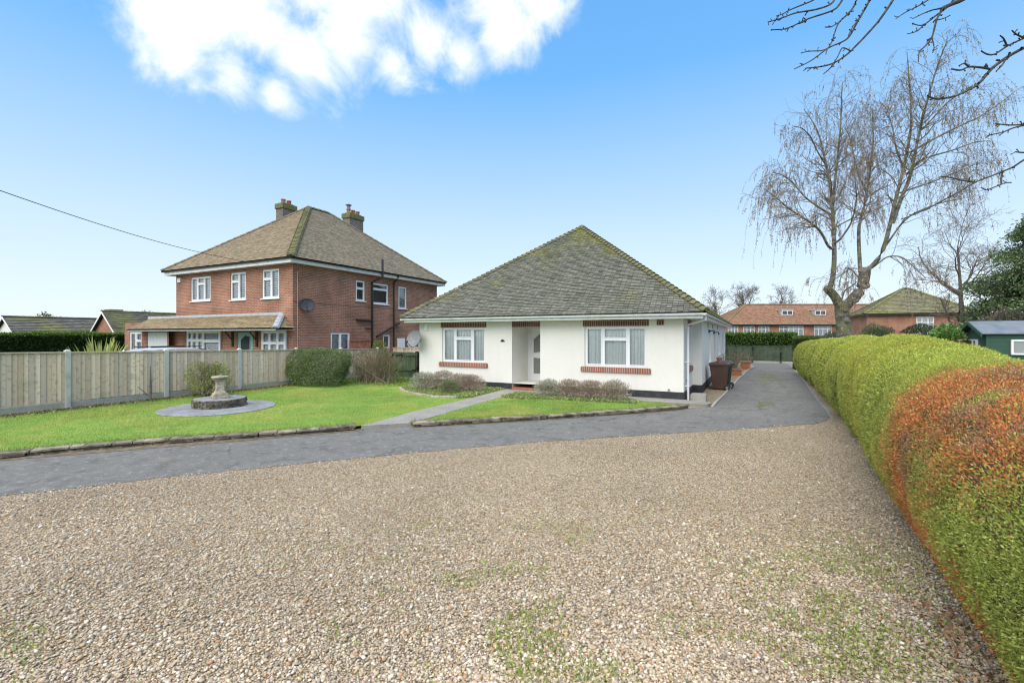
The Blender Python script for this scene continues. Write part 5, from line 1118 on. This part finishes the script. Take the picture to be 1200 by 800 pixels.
# shed
so_ = loc_rd(15.4, 15); sx0, sy0 = so_.x, so_.y
t = thing('garden_shed', (sx0 + 2.2, sy0 + .95, 0), 'dark green timber shed with grey felt roof behind the hedge', 'shed'); b = MB(); sfY = Fr((0, sy0), (1, 0)); sfX = Fr((sx0, 0), (0, -1)); W2, L2, ze, zr = 1.9, 4.6, 2.10, 2.47
for fr, a, e in ((sfY, sx0, sx0 + L2), (sfX, -sy0 - W2, -sy0)):
    k = 0
    while k * .14 < ze - .01: b.fbox(fr, a, e, -.03, .002 + (.008), k * .14, min(k * .14 + .134, ze)); b.fbox(fr, a, e, -.04, .0, k * .14 + .134, min(k * .14 + .14, ze)); k += 1
b.box(sx0 + .04, sx0 + L2, sy0 + .04, sy0 + W2, 0, ze - .01); b.poly([(sx0 - .008, sy0 + W2, ze), (sx0 - .008, sy0, ze), (sx0 - .008, sy0 + W2 / 2, zr)]); b.box(sx0 - .02, sx0 + .05, sy0 - .02, sy0 + .05, 0, ze); b.build('wall', M['shed_green'], t)
b = MB(); k = (zr - ze) / (W2 / 2)
for s in (0, 1):
    ye = sy0 - .12 if s == 0 else sy0 + W2 + .12; ym = sy0 + W2 / 2
    p = [(sx0 - .15, ye, ze - k * .12 + .02), (sx0 + L2 + .15, ye, ze - k * .12 + .02), (sx0 + L2 + .15, ym, zr + .02), (sx0 - .15, ym, zr + .02)]
    if s: p = [p[1], p[0], p[3], p[2]]
    b.hexa(p + [(x, y, z + .03) for x, y, z in p])
b.build('roof', M['felt'], t)
b = MB()
for s in (0, 1):
    ye = sy0 - .12 if s == 0 else sy0 + W2 + .12; ym = sy0 + W2 / 2; p = [(sx0 - .185, ye, ze - k * .12 - .07), (sx0 - .155, ye, ze - k * .12 - .07), (sx0 - .155, ym, zr - .07), (sx0 - .185, ym, zr - .07)]
    b.hexa(p + [(x, y, z + .12) for x, y, z in p])
b.build('barge_board', M['shed_green'], t)
window(Fr((0, sy0 - .0), (1, 0)), t, sx0 + .55, sx0 + 1.6, 1.42, 1.90, [(0, .5, []), (.5, 1, [])], -.075, fw=.05, cover='board', sashes=False)
window(Fr((sx0, 0), (0, -1)), t, -sy0 - 1.25, -sy0 - .6, 1.35, 1.9, [(0, .5, []), (.5, 1, [])], -.075, fw=.05, cover='slate', sashes=False)
b = MB(); b.box(sx0 - .06, sx0 - .02, sy0 + W2 / 2 - .05, sy0 + W2 / 2 + .05, 2.18, 2.30); b.build('outside_lamp', M['black_plastic'], t)

# ------------------------------------------------------------------ the birch
def limb(px, d0, dd=0, seed=0):
    r = np.random.default_rng(seed); n = len(px); return [sight(u, v, d0 + dd * (i / max(n - 1, 1)) ** 1.2) for i, (u, v) in enumerate(px)]
D0 = 20.
bt_ = thing('birch_tree', loc_rd((990 - 600) / 542 * D0, D0), 'tall weeping birch with knobbly trunk and hanging bare twigs behind the hedge', 'tree')
base = loc_rd((990 - 600) / 542 * D0, D0)
def tline(pts, r0, r1, n=16, sides=8, p=.8):
    q = smooth_line(pts, n); return tubes_np(q[None], (r1 + (r0 - r1) * (1 - np.linspace(0, 1, n)) ** p)[None], sides), q, r1 + (r0 - r1) * (1 - np.linspace(0, 1, n)) ** p
tk = [tline([base, sight(989, 395, D0), sight(988, 375, D0), sight(986, 357, D0)], .29, .26, 10, 12), tline([sight(986, 362, D0), sight(979, 348, D0), sight(971, 339, D0), sight(968, 337, D0)], .20, .15, 9, 10), tline([sight(987, 362, D0), sight(1001, 349, D0), sight(1011, 337, D0), sight(1013, 322, D0), sight(1014, 314, D0)], .20, .22, 11, 10)]
V, F = join([x[0] for x in tk]); np_mesh('trunk', V, F, None, M['birch_bark'], bt_, True)
b = MB(); c = sight(989, 366, D0 - .32); b.lathe([(.0, 0), (.06, .005)], (0, 0, 0), 12) if False else None
for u, v, rr in ((990, 364, .11), (1012, 330, .16), (969, 338, .13), (985, 358, .15), (1016, 335, .12), (992, 377, .08), (1003, 352, .12)):
    p = sight(u, v, D0 - .22 if rr < .12 else D0 - .1); b = MB(); b.lathe([(.02 * rr, -rr), (rr * .8, -rr * .6), (rr, 0), (rr * .8, rr * .6), (.02 * rr, rr)], p, 10); b.build('burr', M['birch_bark'], bt_, smooth=True)
limbs = [  # px polylines, radius, depth drift
    ([(971, 341), (976, 332), (978, 300), (977, 272), (976, 251), (975, 230), (971, 205), (967, 190), (961, 160), (952, 140), (942, 128)], .13, 1.0),
    ([(977, 292), (971, 291), (963, 272), (952, 262), (940, 254), (925, 245), (910, 232), (897, 222)], .07, -1.6),
    ([(975, 252), (960, 243), (944, 232), (930, 215), (918, 205), (905, 202)], .055, .8),
    ([(976, 240), (979, 205), (982, 180), (985, 150), (986, 120), (987, 97)], .07, -.8),
    ([(977, 285), (983, 283), (990, 273), (996, 265), (1001, 250), (1004, 232), (1002, 208)], .055, -1.2),
    ([(1008, 319), (1007, 300), (1006, 280), (1006, 262), (1011, 250), (1016, 228), (1021, 190), (1024, 160), (1022, 130)], .10, 1.4),
    ([(1013, 318), (1022, 316), (1030, 305), (1038, 286), (1044, 257), (1051, 228), (1059, 197), (1065, 168), (1069, 142), (1066, 102), (1063, 62)], .115, -.6),
    ([(1046, 262), (1053, 240), (1067, 207), (1077, 155), (1087, 116), (1098, 78), (1109, 50)], .10, -1.8),
    ([(1062, 205), (1072, 194), (1084, 185), (1117, 176), (1143, 166), (1160, 165)], .055, -1.0),
    ([(1068, 178), (1085, 168), (1109, 155), (1148, 137), (1170, 122), (1187, 110)], .06, 1.2),
    ([(1055, 226), (1075, 219), (1096, 212), (1125, 200), (1150, 190)], .045, 2.0),
    ([(1038, 288), (1056, 262), (1070, 250), (1100, 238), (1130, 232)], .05, -2.0),
    ([(1022, 314), (1040, 300), (1056, 300), (1070, 312), (1085, 326)], .04, -1.5),
    ([(986, 352), (990, 340), (1000, 334), (1004, 330)], .035, -.8),
    ([(1010, 330), (1000, 318), (992, 312), (985, 325), (983, 340)], .03, -1.2),
    ([(967, 192), (958, 178), (950, 160), (940, 150), (930, 148)], .04, -1.2),
    ([(1059, 197), (1050, 175), (1046, 150), (1040, 128), (1030, 118)], .05, 1.5),
    ([(1077, 155), (1092, 140), (1110, 120), (1128, 108), (1140, 100)], .04, -1.0),
    ([(1016, 228), (1006, 205), (1000, 180), (996, 160), (990, 150)], .04, 1.3)]
parts = []; prim = []; primr = []
for i, (px, r0, dd) in enumerate(limbs):
    (v, f), q, rr = tline(limb(px, D0, dd), r0 * .82, .014, 24, 7, .85); parts.append((v, f)); prim.append(q); primr.append(rr)
V, F = join(parts); np_mesh('limb', V, F, None, M['birch_bark'], bt_, True)
r = np.random.default_rng(5); Pm, Pr = np.array(prim), np.array(primr); wts = np.array([np.linalg.norm(np.diff(q, axis=0), axis=1).sum() for q in prim]); wts[6] *= .55; wts[1] *= 1.5; wts[2] *= 1.5; pick = np.repeat(np.arange(len(prim)), np.round(wts * 9).astype(int))
p, tg_, ra, f = on_lines(Pm[pick], Pr[pick], 560, .3, 1.0, r); n = len(p); side = unit(np.cross(tg_, r.normal(size=(n, 3))))
S2 = curl_out(p, tg_ * .65 + side * .8, r.uniform(.5, 1.9, n) * (1.1 - .55 * f), 8, .13, .03, r); R2 = np.clip(ra * .42, .007, .03)[:, None] * np.linspace(1, .35, 8)[None]
p3, t3, r3, f3 = on_lines(np.concatenate([S2]), R2, 2000, .25, 1.0, r); n = len(p3); side = unit(np.cross(t3, r.normal(size=(n, 3)))); S3 = curl_out(p3, t3 * .6 + side * .7, r.uniform(.25, .8, n), 6, .16, -.10, r); R3 = np.clip(r3 * .6, .005, .01)[:, None] * np.linspace(1, .6, 6)[None]
p4, t4, r4, f4 = on_lines(S3, R3, 2400, .3, 1.0, r); n = len(p4)
S4 = curl_out(p4, t4 * .7 + r.normal(size=(n, 3)) * .35 + [0, 0, -.25], r.uniform(.25, 1.1, n) * (1 + 1.1 * (r.random(n) < .2)), 7, .09, -.48, r); R4 = np.full((n, 7), .0034)
V, F = join([tubes_np(S2, R2, 4), tubes_np(S3, R3, 3), tubes_np(S4, R4, 3)]); np_mesh('twigs', V, F, None, M['twig'], bt_)
p5, t5, _, _ = on_lines(S4, R4, 31000, .15, 1, r); leaves('catkins', p5 + r.normal(size=p5.shape) * .015, r.normal(size=p5.shape) * .5 + [0, 0, -1], r.uniform(.035, .085, len(p5)), .03, mixcol([(.30, .235, .17), (.37, .30, .22), (.23, .18, .13), (.31, .235, .155)], len(p5)), M['leaf_dry'], bt_)

# ------------------------------------------------------------------ the near tree whose branches hang in from the right
DT = 6.0
tb_ = loc_rd(8.6, 4.6); nt_ = thing('overhanging_tree', tb_, 'bare knobbly branches hanging into view from a tree on the right', 'tree')
hub = tb_ + Vector((0, 0, 5.2)); hub2 = tb_ + Vector((-.1, .1, 3.4))
(v, f), q, rr = tline([tb_, tb_ + Vector((.05, .1, 2)), hub2, hub, hub + Vector((.1, -.1, 2.2))], .24, .10, 16, 12); np_mesh('trunk', v, f, None, M['bark'], nt_, True)
BR = [  # (px list, r0 px, r1 px, d0, d1)
    ([(1075, -60), (1047, 0), (1030, 25), (1010, 47), (992, 65), (977, 75), (960, 79), (945, 80)], 3.2, 1.2, 6.4, 5.6), ([(977, 75), (972, 81), (965, 87)], 1.6, 1.1, 5.7, 5.6), ([(997, 60), (987, 55), (981, 68), (977, 74)], 1.4, 1.0, 5.9, 5.7),
    ([(1047, -55), (1017, 5), (1005, 25), (995, 45), (986, 50), (972, 55), (958, 66), (950, 72), (931, 81)], 2.8, 1.0, 6.2, 5.5), ([(972, 56), (962, 60), (950, 60), (939, 62)], 1.4, .9, 5.8, 5.6), ([(1012, 14), (1008, 22), (1000, 30), (994, 42)], 1.3, 1, 6, 5.9),
    ([(1020, -40), (1000, 10), (990, 20), (982, 27), (977, 42), (975, 50), (969, 58), (968, 63)], 2.6, 1.0, 6.0, 5.5), ([(982, 27), (974, 32), (967, 32)], 1.6, 1.2, 5.8, 5.7),
    ([(1010, -45), (982, 10), (970, 15), (947, 22), (935, 28), (920, 35), (904, 35)], 2.6, 1.0, 5.9, 5.2), ([(990, -40), (977, 5), (955, 12), (932, 15), (915, 22), (900, 26)], 2.6, 1.0, 5.8, 5.0), ([(975, -35), (955, 0), (940, 6), (925, 12), (917, 17), (910, 19)], 2.2, 1.0, 5.7, 5.1), ([(947, 22), (942, 26), (936, 28)], 1.8, 1.4, 5.5, 5.4),
    ([(1200, -60), (1150, -22), (1130, 0), (1120, 3), (1108, 8), (1104, 12)], 6, 4.2, 6.6, 6.0), ([(1106, 8), (1100, 18), (1097, 25), (1094, 38), (1092, 45), (1084, 55), (1077, 60), (1076, 72)], 2.6, 1.0, 6.0, 5.6), ([(1100, 16), (1090, 24), (1082, 30), (1075, 37), (1064, 40)], 1.9, 1.0, 6, 5.7), ([(1104, 10), (1092, 12), (1082, 16), (1070, 22)], 1.7, 1, 6, 5.8), ([(1106, -12), (1085, 2), (1075, 8), (1062, 14), (1050, 22)], 2, 1.0, 6, 5.7), ([(1097, 24), (1106, 22), (1114, 18)], 1.3, .9, 6, 5.9), ([(1092, 44), (1095, 56), (1093, 62)], 1.4, 1, 5.9, 5.8), ([(1084, 30), (1076, 30), (1069, 28)], 1.3, .9, 5.9, 5.7),
    ([(1290, 20), (1240, 40), (1200, 56), (1180, 67), (1162, 80), (1152, 93), (1145, 100), (1134, 106), (1122, 112), (1110, 115), (1095, 117), (1087, 112)], 4.6, 1.6, 6.0, 5.0), ([(1160, 81), (1148, 79), (1135, 78), (1126, 83), (1115, 81)], 2.6, 1.6, 5.6, 5.4), ([(1240, 28), (1200, 45), (1180, 54), (1165, 65), (1156, 64), (1150, 60)], 2.4, 1.5, 5.9, 5.3), ([(1180, 54), (1176, 45), (1172, 42)], 2.2, 1.4, 5.6, 5.5), ([(1200, 45), (1190, 40), (1186, 36)], 2.2, 1.4, 5.7, 5.6), ([(1180, 67), (1175, 76), (1168, 83)], 2, 1.4, 5.6, 5.5), ([(1135, 78), (1130, 74), (1124, 77)], 2.2, 1.4, 5.4, 5.3),
    ([(1290, 130), (1240, 142), (1200, 146), (1182, 147), (1167, 145)], 2.6, 1.2, 5.8, 5.2), ([(1200, 147), (1187, 150), (1176, 155), (1157, 159)], 2.0, 1.1, 5.6, 5.2),
    ([(1300, 130), (1240, 168), (1198, 188), (1188, 196), (1177, 200), (1160, 207), (1143, 213), (1122, 226), (1105, 235), (1088, 244), (1070, 252), (1056, 257)], 2.5, 1.1, 6.0, 4.9), ([(1143, 213), (1130, 212), (1115, 208), (1103, 207)], 1.8, 1.2, 5.5, 5.2), ([(1175, 201), (1173, 210), (1174, 216), (1166, 219), (1156, 223), (1150, 220)], 1.8, 1.1, 5.6, 5.4), ([(1220, 178), (1198, 179), (1190, 178)], 2.2, 1.4, 5.8, 5.6), ([(1185, 214), (1178, 214), (1172, 217)], 1.4, 1, 5.6, 5.5)]
parts = []; lines = []
for px, r0, r1, d0, d1 in BR:
    n = len(px); pts = [sight(u, v, d0 + (d1 - d0) * i / (n - 1)) for i, (u, v) in enumerate(px)]
    if px[0][1] < -15 or px[0][0] > 1230:
        src = hub if px[0][1] < 60 else hub2; mid = (Vector(pts[0]) + src) * .5 + Vector((0, 0, .3)); (v, f), q, rr = tline([src, mid, pts[0]], max(.05, r0 * .016), r0 * d0 / 542 * .8, 12, 7); parts.append((v, f))
    k = d0 / 542 * .48; n2 = max(8, n * 4); (v, f), q, rr = tline(pts, r0 * k, r1 * k, n2, 6); q = q + 0; parts.append((v, f)); lines.append((q, rr))
r = np.random.default_rng(9)
for q, rr in lines:                                    # short knobbly spurs
    m = max(2, int(np.linalg.norm(np.diff(q, axis=0), axis=1).sum() / .085)); i = r.integers(1, len(q), m); d = r.normal(size=(m, 3)) + unit(q[i] - q[i - 1]) * 1.2; P = curl_out(q[i], d, r.uniform(.012, .055, m), 4, .2, .05, r); rad = np.clip(rr[i] * .75, .004, .012)[:, None] * np.array([1, .8, .9, 1.15])[None]; parts.append(tubes_np(P, rad, 5))
V, F = join(parts); np_mesh('branches', V, F, None, M['dark_bark'], nt_, True)

# ------------------------------------------------------------------ background trees
bare_tree('bare_tree', loc_rd(34.2, 35), 11.0, 'grey leafless tree rising behind the laurel and the green shed', 201, (-.3, .2), 14, 110, 600, 1500, .22, .75, 'bark', 'twig', up=.07, twig_r=.009, first=.15)
bare_tree('bare_tree', loc_rd(46, 92), 12, 'bare pollarded tree behind the left end of the red tiled building', 202, (0, 0), 9, 70, 380, 800, .4, .7, 'bark', 'twig', up=.08, twig_r=.02, first=.5)
bare_tree('bare_tree', loc_rd(52.5, 92), 11, 'bare tree behind the ridge of the red tiled building', 203, (1, 0), 9, 60, 300, 700, .4, .7, 'bark', 'twig', up=.08, twig_r=.02, first=.5)
bare_tree('bare_tree', loc_rd(39.5, 90), 10.5, 'small bare tree between the bungalow roof and the red tiled building', 204, (0, 0), 9, 60, 300, 600, .35, .7, 'bark', 'twig', up=.08, twig_r=.02, first=.5)
bush('distant_evergreen', loc_rd(41.5, 88), (2.2, 2, 2.1), 'dark distant evergreen beside the bungalow eave', [(.03, .05, .02), (.045, .07, .03)], 2500, .3, 205, twigs=0, lump=.3)
bush('distant_evergreen', loc_rd(-93, 93), (3.4, 3, 3.0), 'tiny distant tree top above the far left bungalow roof', [(.06, .09, .05), (.08, .11, .07)], 1500, .45, 206, twigs=0, lump=.5, gaps=.3)
bush('distant_evergreen', loc_rd(-66, 82), (3.6, 3, 2.9), 'distant tree line showing between the gabled roof and the brick house', [(.06, .09, .05), (.08, .11, .07)], 1500, .4, 207, twigs=0, lump=.5, gaps=.3)
def evergreen(name, base, h, rad, label, cols, n, ls, seed):
    r = np.random.default_rng(seed); t = thing(name, base, label, 'tree'); base = np.array(base)
    V, F = tubes_np(smooth_line([base, base + [0, 0, h * .5], base + [.2, 0, h * .96]], 8)[None], np.linspace(.38, .05, 8)[None], 9); np_mesh('trunk', V, F, None, M['bark'], t, True)
    m = 150; z = r.uniform(.10, .97, m); a = r.uniform(0, 2 * np.pi, m); d = np.stack([np.cos(a), np.sin(a), .25 + 0 * a], 1); ln = rad * (1 - z ** 1.6) ** .55 * r.uniform(.6, 1.15, m); st = base + np.stack([0 * z, 0 * z, z * h], 1)
    B = curl_out(st, d, ln, 8, .10, -.09, r); V, F = tubes_np(B, np.linspace(.06, .012, 8)[None].repeat(m, 0), 4); np_mesh('branches', V, F, None, M['bark'], t)
    p, tg_, _, f = on_lines(B, np.ones((m, 8)), n // 22, .3, 1, r); c = np.repeat(p, 22, 0); rr = r.normal(size=c.shape) * [.33, .33, .16]; P = c + rr; tone = np.repeat(r.uniform(.55, 1.45, len(p)), 22)[:, None]
    leaves('foliage', P, r.normal(size=P.shape) + unit(rr) * .8 + [0, 0, -.2], ls * r.uniform(.6, 1.3, len(P)), ls * .42, mixcol(cols, len(P), .25) * tone, M['leaf'], t)
evergreen('evergreen_tree', loc_rd(34.6, 30), 9.9, 4.3, 'dark broad evergreen tree behind the shed at the right edge', [(.08, .14, .055), (.12, .19, .075), (.17, .24, .10), (.12, .135, .08)], 64000, .2, 211)
bush('ivy_thicket', loc_rd(31.6, 29.5), (1.5, 1.2, 1.9), 'grey brown thicket between the bare tree and the evergreen', [(.13, .125, .09), (.17, .155, .12), (.09, .10, .06)], 5200, .12, 212, lump=.4, fill=.7, twigs=200, gaps=.3, stem_r=.02, fm='leaf_dry')

# ------------------------------------------------------------------ loose gravel, grass blades, weeds, litter
def in_poly(P, poly):
    x, y = P[:, 0], P[:, 1]; c = np.zeros(len(P), bool); q = np.array(poly); j = len(q) - 1
    for i in range(len(q)):
        xi, yi = q[i]; xj, yj = q[j]; m = ((yi > y) != (yj > y)); c ^= m & (x < (xj - xi) * (y - yi) / (yj - yi + 1e-12) + xi); j = i
    return c
lowp = np.array(LOW)
def gravel_ok(P): return (P[:, 1] < np.interp(P[:, 0], lowp[:, 0], lowp[:, 1]) + .02 + np.abs(np.random.default_rng(4).normal(0, .10, len(P)))) & (P[:, 0] < np.interp(P[:, 1], XYs, XXs) + .45)
def fan(n, d0, d1, power, r):      # ground points around the tripod, thinning out with distance
    d = (d0 ** (1 - power) + r.random(n) * (d1 ** (1 - power) - d0 ** (1 - power))) ** (1 / (1 - power)); w = r.uniform(-1.32, 1.28, n) * d
    return np.stack([w * ca - d * sa, w * sa + d * ca], 1)
r = np.random.default_rng(21)
P2 = fan(430000, 1.3, 10.5, 1.85, r); P2 = P2[gravel_ok(P2)]; P2 = P2[r.random(len(P2)) < .35 + 1.1 * fbm(np.c_[P2, np.zeros(len(P2))], .9, 13, 3)]; n = len(P2)
phi = (1 + 5 ** .5) / 2; ico = unit(np.array([(-1, phi, 0), (1, phi, 0), (-1, -phi, 0), (1, -phi, 0), (0, -1, phi), (0, 1, phi), (0, -1, -phi), (0, 1, -phi), (phi, 0, -1), (phi, 0, 1), (-phi, 0, -1), (-phi, 0, 1)], float))
icf = np.array([(0, 11, 5), (0, 5, 1), (0, 1, 7), (0, 7, 10), (0, 10, 11), (1, 5, 9), (5, 11, 4), (11, 10, 2), (10, 7, 6), (7, 1, 8), (3, 9, 4), (3, 4, 2), (3, 2, 6), (3, 6, 8), (3, 8, 9), (4, 9, 5), (2, 4, 11), (6, 2, 10), (8, 6, 7), (9, 8, 1)])
sz = np.clip(r.lognormal(math.log(.0076), .42, n), .004, .02); V = ico[None] * (1 + .28 * (r.random((n, 12, 1)) - .5)) * (sz[:, None] * np.stack([np.ones(n), r.uniform(.55, .95, n), r.uniform(.35, .7, n)], 1))[:, None]
a = r.uniform(0, 2 * np.pi, n); tl_ = r.normal(0, .32, n); c_, s_ = np.cos(tl_)[:, None], np.sin(tl_)[:, None]; x, y, z = V[..., 0], V[..., 1], V[..., 2]; x, z = x * c_ - z * s_, x * s_ + z * c_; c_, s_ = np.cos(a)[:, None], np.sin(a)[:, None]
V = np.stack([x * c_ - y * s_ + P2[:, :1], x * s_ + y * c_ + P2[:, 1:], z + (sz * r.uniform(.1, .75, n))[:, None]], -1)
pc = mixcol([(.44, .335, .215), (.49, .40, .285), (.55, .475, .365), (.34, .28, .215), (.68, .62, .52), (.38, .205, .11), (.21, .185, .165), (.46, .33, .19)], n, .2, [.20, .24, .19, .12, .07, .05, .06, .07])
pc *= (.84 + .36 * fbm(np.c_[P2, np.zeros(n)], .8, 19, 3))[:, None]
F = (icf[None] + (np.arange(n) * 12)[:, None, None]).reshape(-1, 3)
tag(np_mesh('pebbles', V.reshape(-1, 3), F, np.repeat(pc, 12, 0), M['pebble']), 'loose tan and white pebbles over the gravel forecourt', kind='stuff')
def blades(name, P, z, ln, cols, label, wd=.12, up=1.2, m='leaf', seed=1, jit=.3, tone=1.):
    q = np.random.default_rng(seed); n = len(P); Q = np.c_[P, np.full(n, z)]
    return tag(leaves(name, Q, q.normal(size=(n, 3)) * .8 + [0, 0, up], ln * q.uniform(.5, 1.3, n), ln * wd, mixcol(cols, n, jit) * tone, M[m]), label, kind='stuff')
def scatter_poly(poly, n, r):
    q = np.array(poly); lo, hi = q.min(0), q.max(0); P = r.uniform(lo, hi, (n, 2)); return P[in_poly(P, poly)]
def not_disc(P): return P[((P - [-12.78, 7.48]) ** 2).sum(1) > 1.39 ** 2]
gl = not_disc(np.concatenate([scatter_poly(lawn1, 330000, r), scatter_poly(lawn2, 90000, r)])); gl = gl[gl[:, 1] > 1]
gl3 = np.c_[gl, 0 * gl[:, 0]]; gtone = (.62 + .75 * fbm(gl3, .7, 61, 3) + .5 * (fbm(gl3, 3.5, 62, 2) - .5))[:, None] * np.array([[1, 1, 1]]) * (1 + np.array([[.6, .05, .25]]) * (sstep(.45, .65, fbm(gl3, .9, 63, 3)) - .3)[:, None])
blades('grass', gl, .07, .045, [(.23, .34, .065), (.28, .38, .075), (.34, .40, .10), (.18, .27, .055), (.42, .42, .17)], 'short bright green mown lawn grass', .10, tone=gtone)
ed = np.concatenate([np.array(wob(E1[1:], .03, .02)) + r.normal(size=(len(wob(E1[1:], .03, .02)), 2)) * .06 + [-.12, .1] for _ in range(6)] + [np.array(wob(E2, .03, .02)) + r.normal(size=(len(wob(E2, .03, .02)), 2)) * .06 + [-.12, .1] for _ in range(6)])
blades('grass', ed, .08, .075, [(.13, .25, .03), (.18, .29, .05), (.24, .27, .09)], 'longer grass tufts leaning over the stone edging', .09, 1.0, seed=2)
bedL = [(-11.9, 14.85), (-11.6, 13.4), (-11.0, 12.8), (-10.0, 12.2), (-9.0, 11.9), (-8.1, 12.0), (-7.8, 12.4), (-7.98, 14.8)]
sheet('flower_bed', bedL, .088, M['soil']); bedR = [(-7.0, 12.75), (-6.3, 12.75), (-5.8, 13.1), (-4.5, 13.2), (-2.9, 13.4), (-3.0, 14.0), (-7.02, 14.0)]; sheet('flower_bed', bedR, .088, M['soil'])
gc = [(.22, .33, .07), (.28, .38, .10), (.34, .40, .16), (.40, .42, .24), (.16, .23, .05)]
blades('ground_cover', np.concatenate([scatter_poly(bedL, 26000, r), scatter_poly(bedR, 17000, r)]), .09, .075, gc, 'low leafy ground cover in the lavender beds', .45, .5, seed=3)
kerb('bed_edging', [(-11.6, 13.35), (-11.0, 12.75), (-10.0, 12.15), (-9.0, 11.85), (-8.1, 11.95)], .07, .05, .14, 'thin curved stone edging round the left lavender bed', M['stone'], .35)
n = 9000; py = r.uniform(1.5, 17, n); fpx = -16.36 + np.abs(r.normal(0, .22, n)) + .12
blades('leaf_litter', np.c_[fpx, py], .075, .06, [(.20, .11, .05), (.28, .18, .09), (.14, .09, .05), (.12, .16, .05), (.33, .25, .15)], 'dead leaves and creeping weeds along the grey fence foot', .6, .1, 'leaf_dry', 4)
n = 5000; q_ = np.stack([r.uniform(-16.2, -12.0, n), r.uniform(13.6, 16.6, n)], 1)
blades('ground_cover', q_, .07, .10, [(.22, .35, .06), (.28, .40, .08), (.15, .22, .05)], 'rough green growth under the shrubs by the bungalow corner', .25, .7, seed=5)
wp = fan(150000, 2.2, 9, 1.6, r); wp = wp[gravel_ok(wp)]; w3 = np.c_[wp, np.zeros(len(wp))]; rel = wp @ np.array([[ca, -sa], [sa, ca]]); ur = rel[:, 0] / rel[:, 1]; dd = rel[:, 1]
dens = fbm(w3, 1.1, 17, 3) + .35 * (fbm(w3, 6, 23, 2) - .5); zone = np.exp(-((ur + .02) / .35) ** 2 - ((dd - 3.6) / 1.5) ** 2) + np.exp(-((ur - .72) / .2) ** 2 - ((dd - 3.6) / 1.1) ** 2) * 1.1 + np.exp(-((ur + 1.1) / .10) ** 2 - ((dd - 3.2) / .4) ** 2) * .4
kp = r.random(len(wp)) < np.clip((dens - .50) * 6, 0, 1) * np.clip(zone, 0, 1) * .8; wp = wp[kp]
blades('weeds', wp, .010, .03, [(.28, .36, .08), (.34, .39, .10), (.38, .38, .12), (.23, .33, .10)], 'small green weeds and moss growing through the gravel', .4, .6, seed=6)
n = 600; yy = r.uniform(1.8, 4.6, n); lx = np.interp(yy, XYs, XXs) + .22 - np.abs(r.normal(0, .13, n))
blades('leaf_litter', np.c_[lx, yy], .015, .05, [(.40, .22, .11), (.32, .19, .11), (.44, .30, .17), (.24, .16, .10)], 'fallen rusty leaves along the foot of the clipped hedge', .5, .2, 'leaf_dry', 7)
n = 2500; q_ = np.stack([r.uniform(-.9, 1.6, n), r.uniform(15, 30, n)], 1); w3 = np.c_[q_, 0 * q_[:, 0]]; q_ = q_[(fbm(w3, .9, 33, 3) > .52)]
mo = np.concatenate([np.c_[.75 + r.normal(0, .34, 7000), 25 + r.normal(0, 3.0, 7000)], np.c_[.35 + r.normal(0, .16, 1100), 15.3 + r.normal(0, .6, 1100)]]); mo = mo[fbm(np.c_[mo, 0 * mo[:, 0]], 2.5, 55, 3) > .45]
blades('moss', mo, .008, .026, [(.22, .27, .05), (.30, .30, .07), (.17, .22, .06)], 'yellow green moss patches on the worn tarmac drive', .5, .2, seed=8)
sg = sheet('gravel_strip', [(-1.80, 14.4), (-1.0, 14.35), (-.9, 16.5), (-.63, 22.1), (-.19, 29.9), (.15, 33.3), (-.05, 38.2), (-1.52, 38.2), (-1.52, 17.4), (-1.8, 17.3)], .012, M['gravel'])
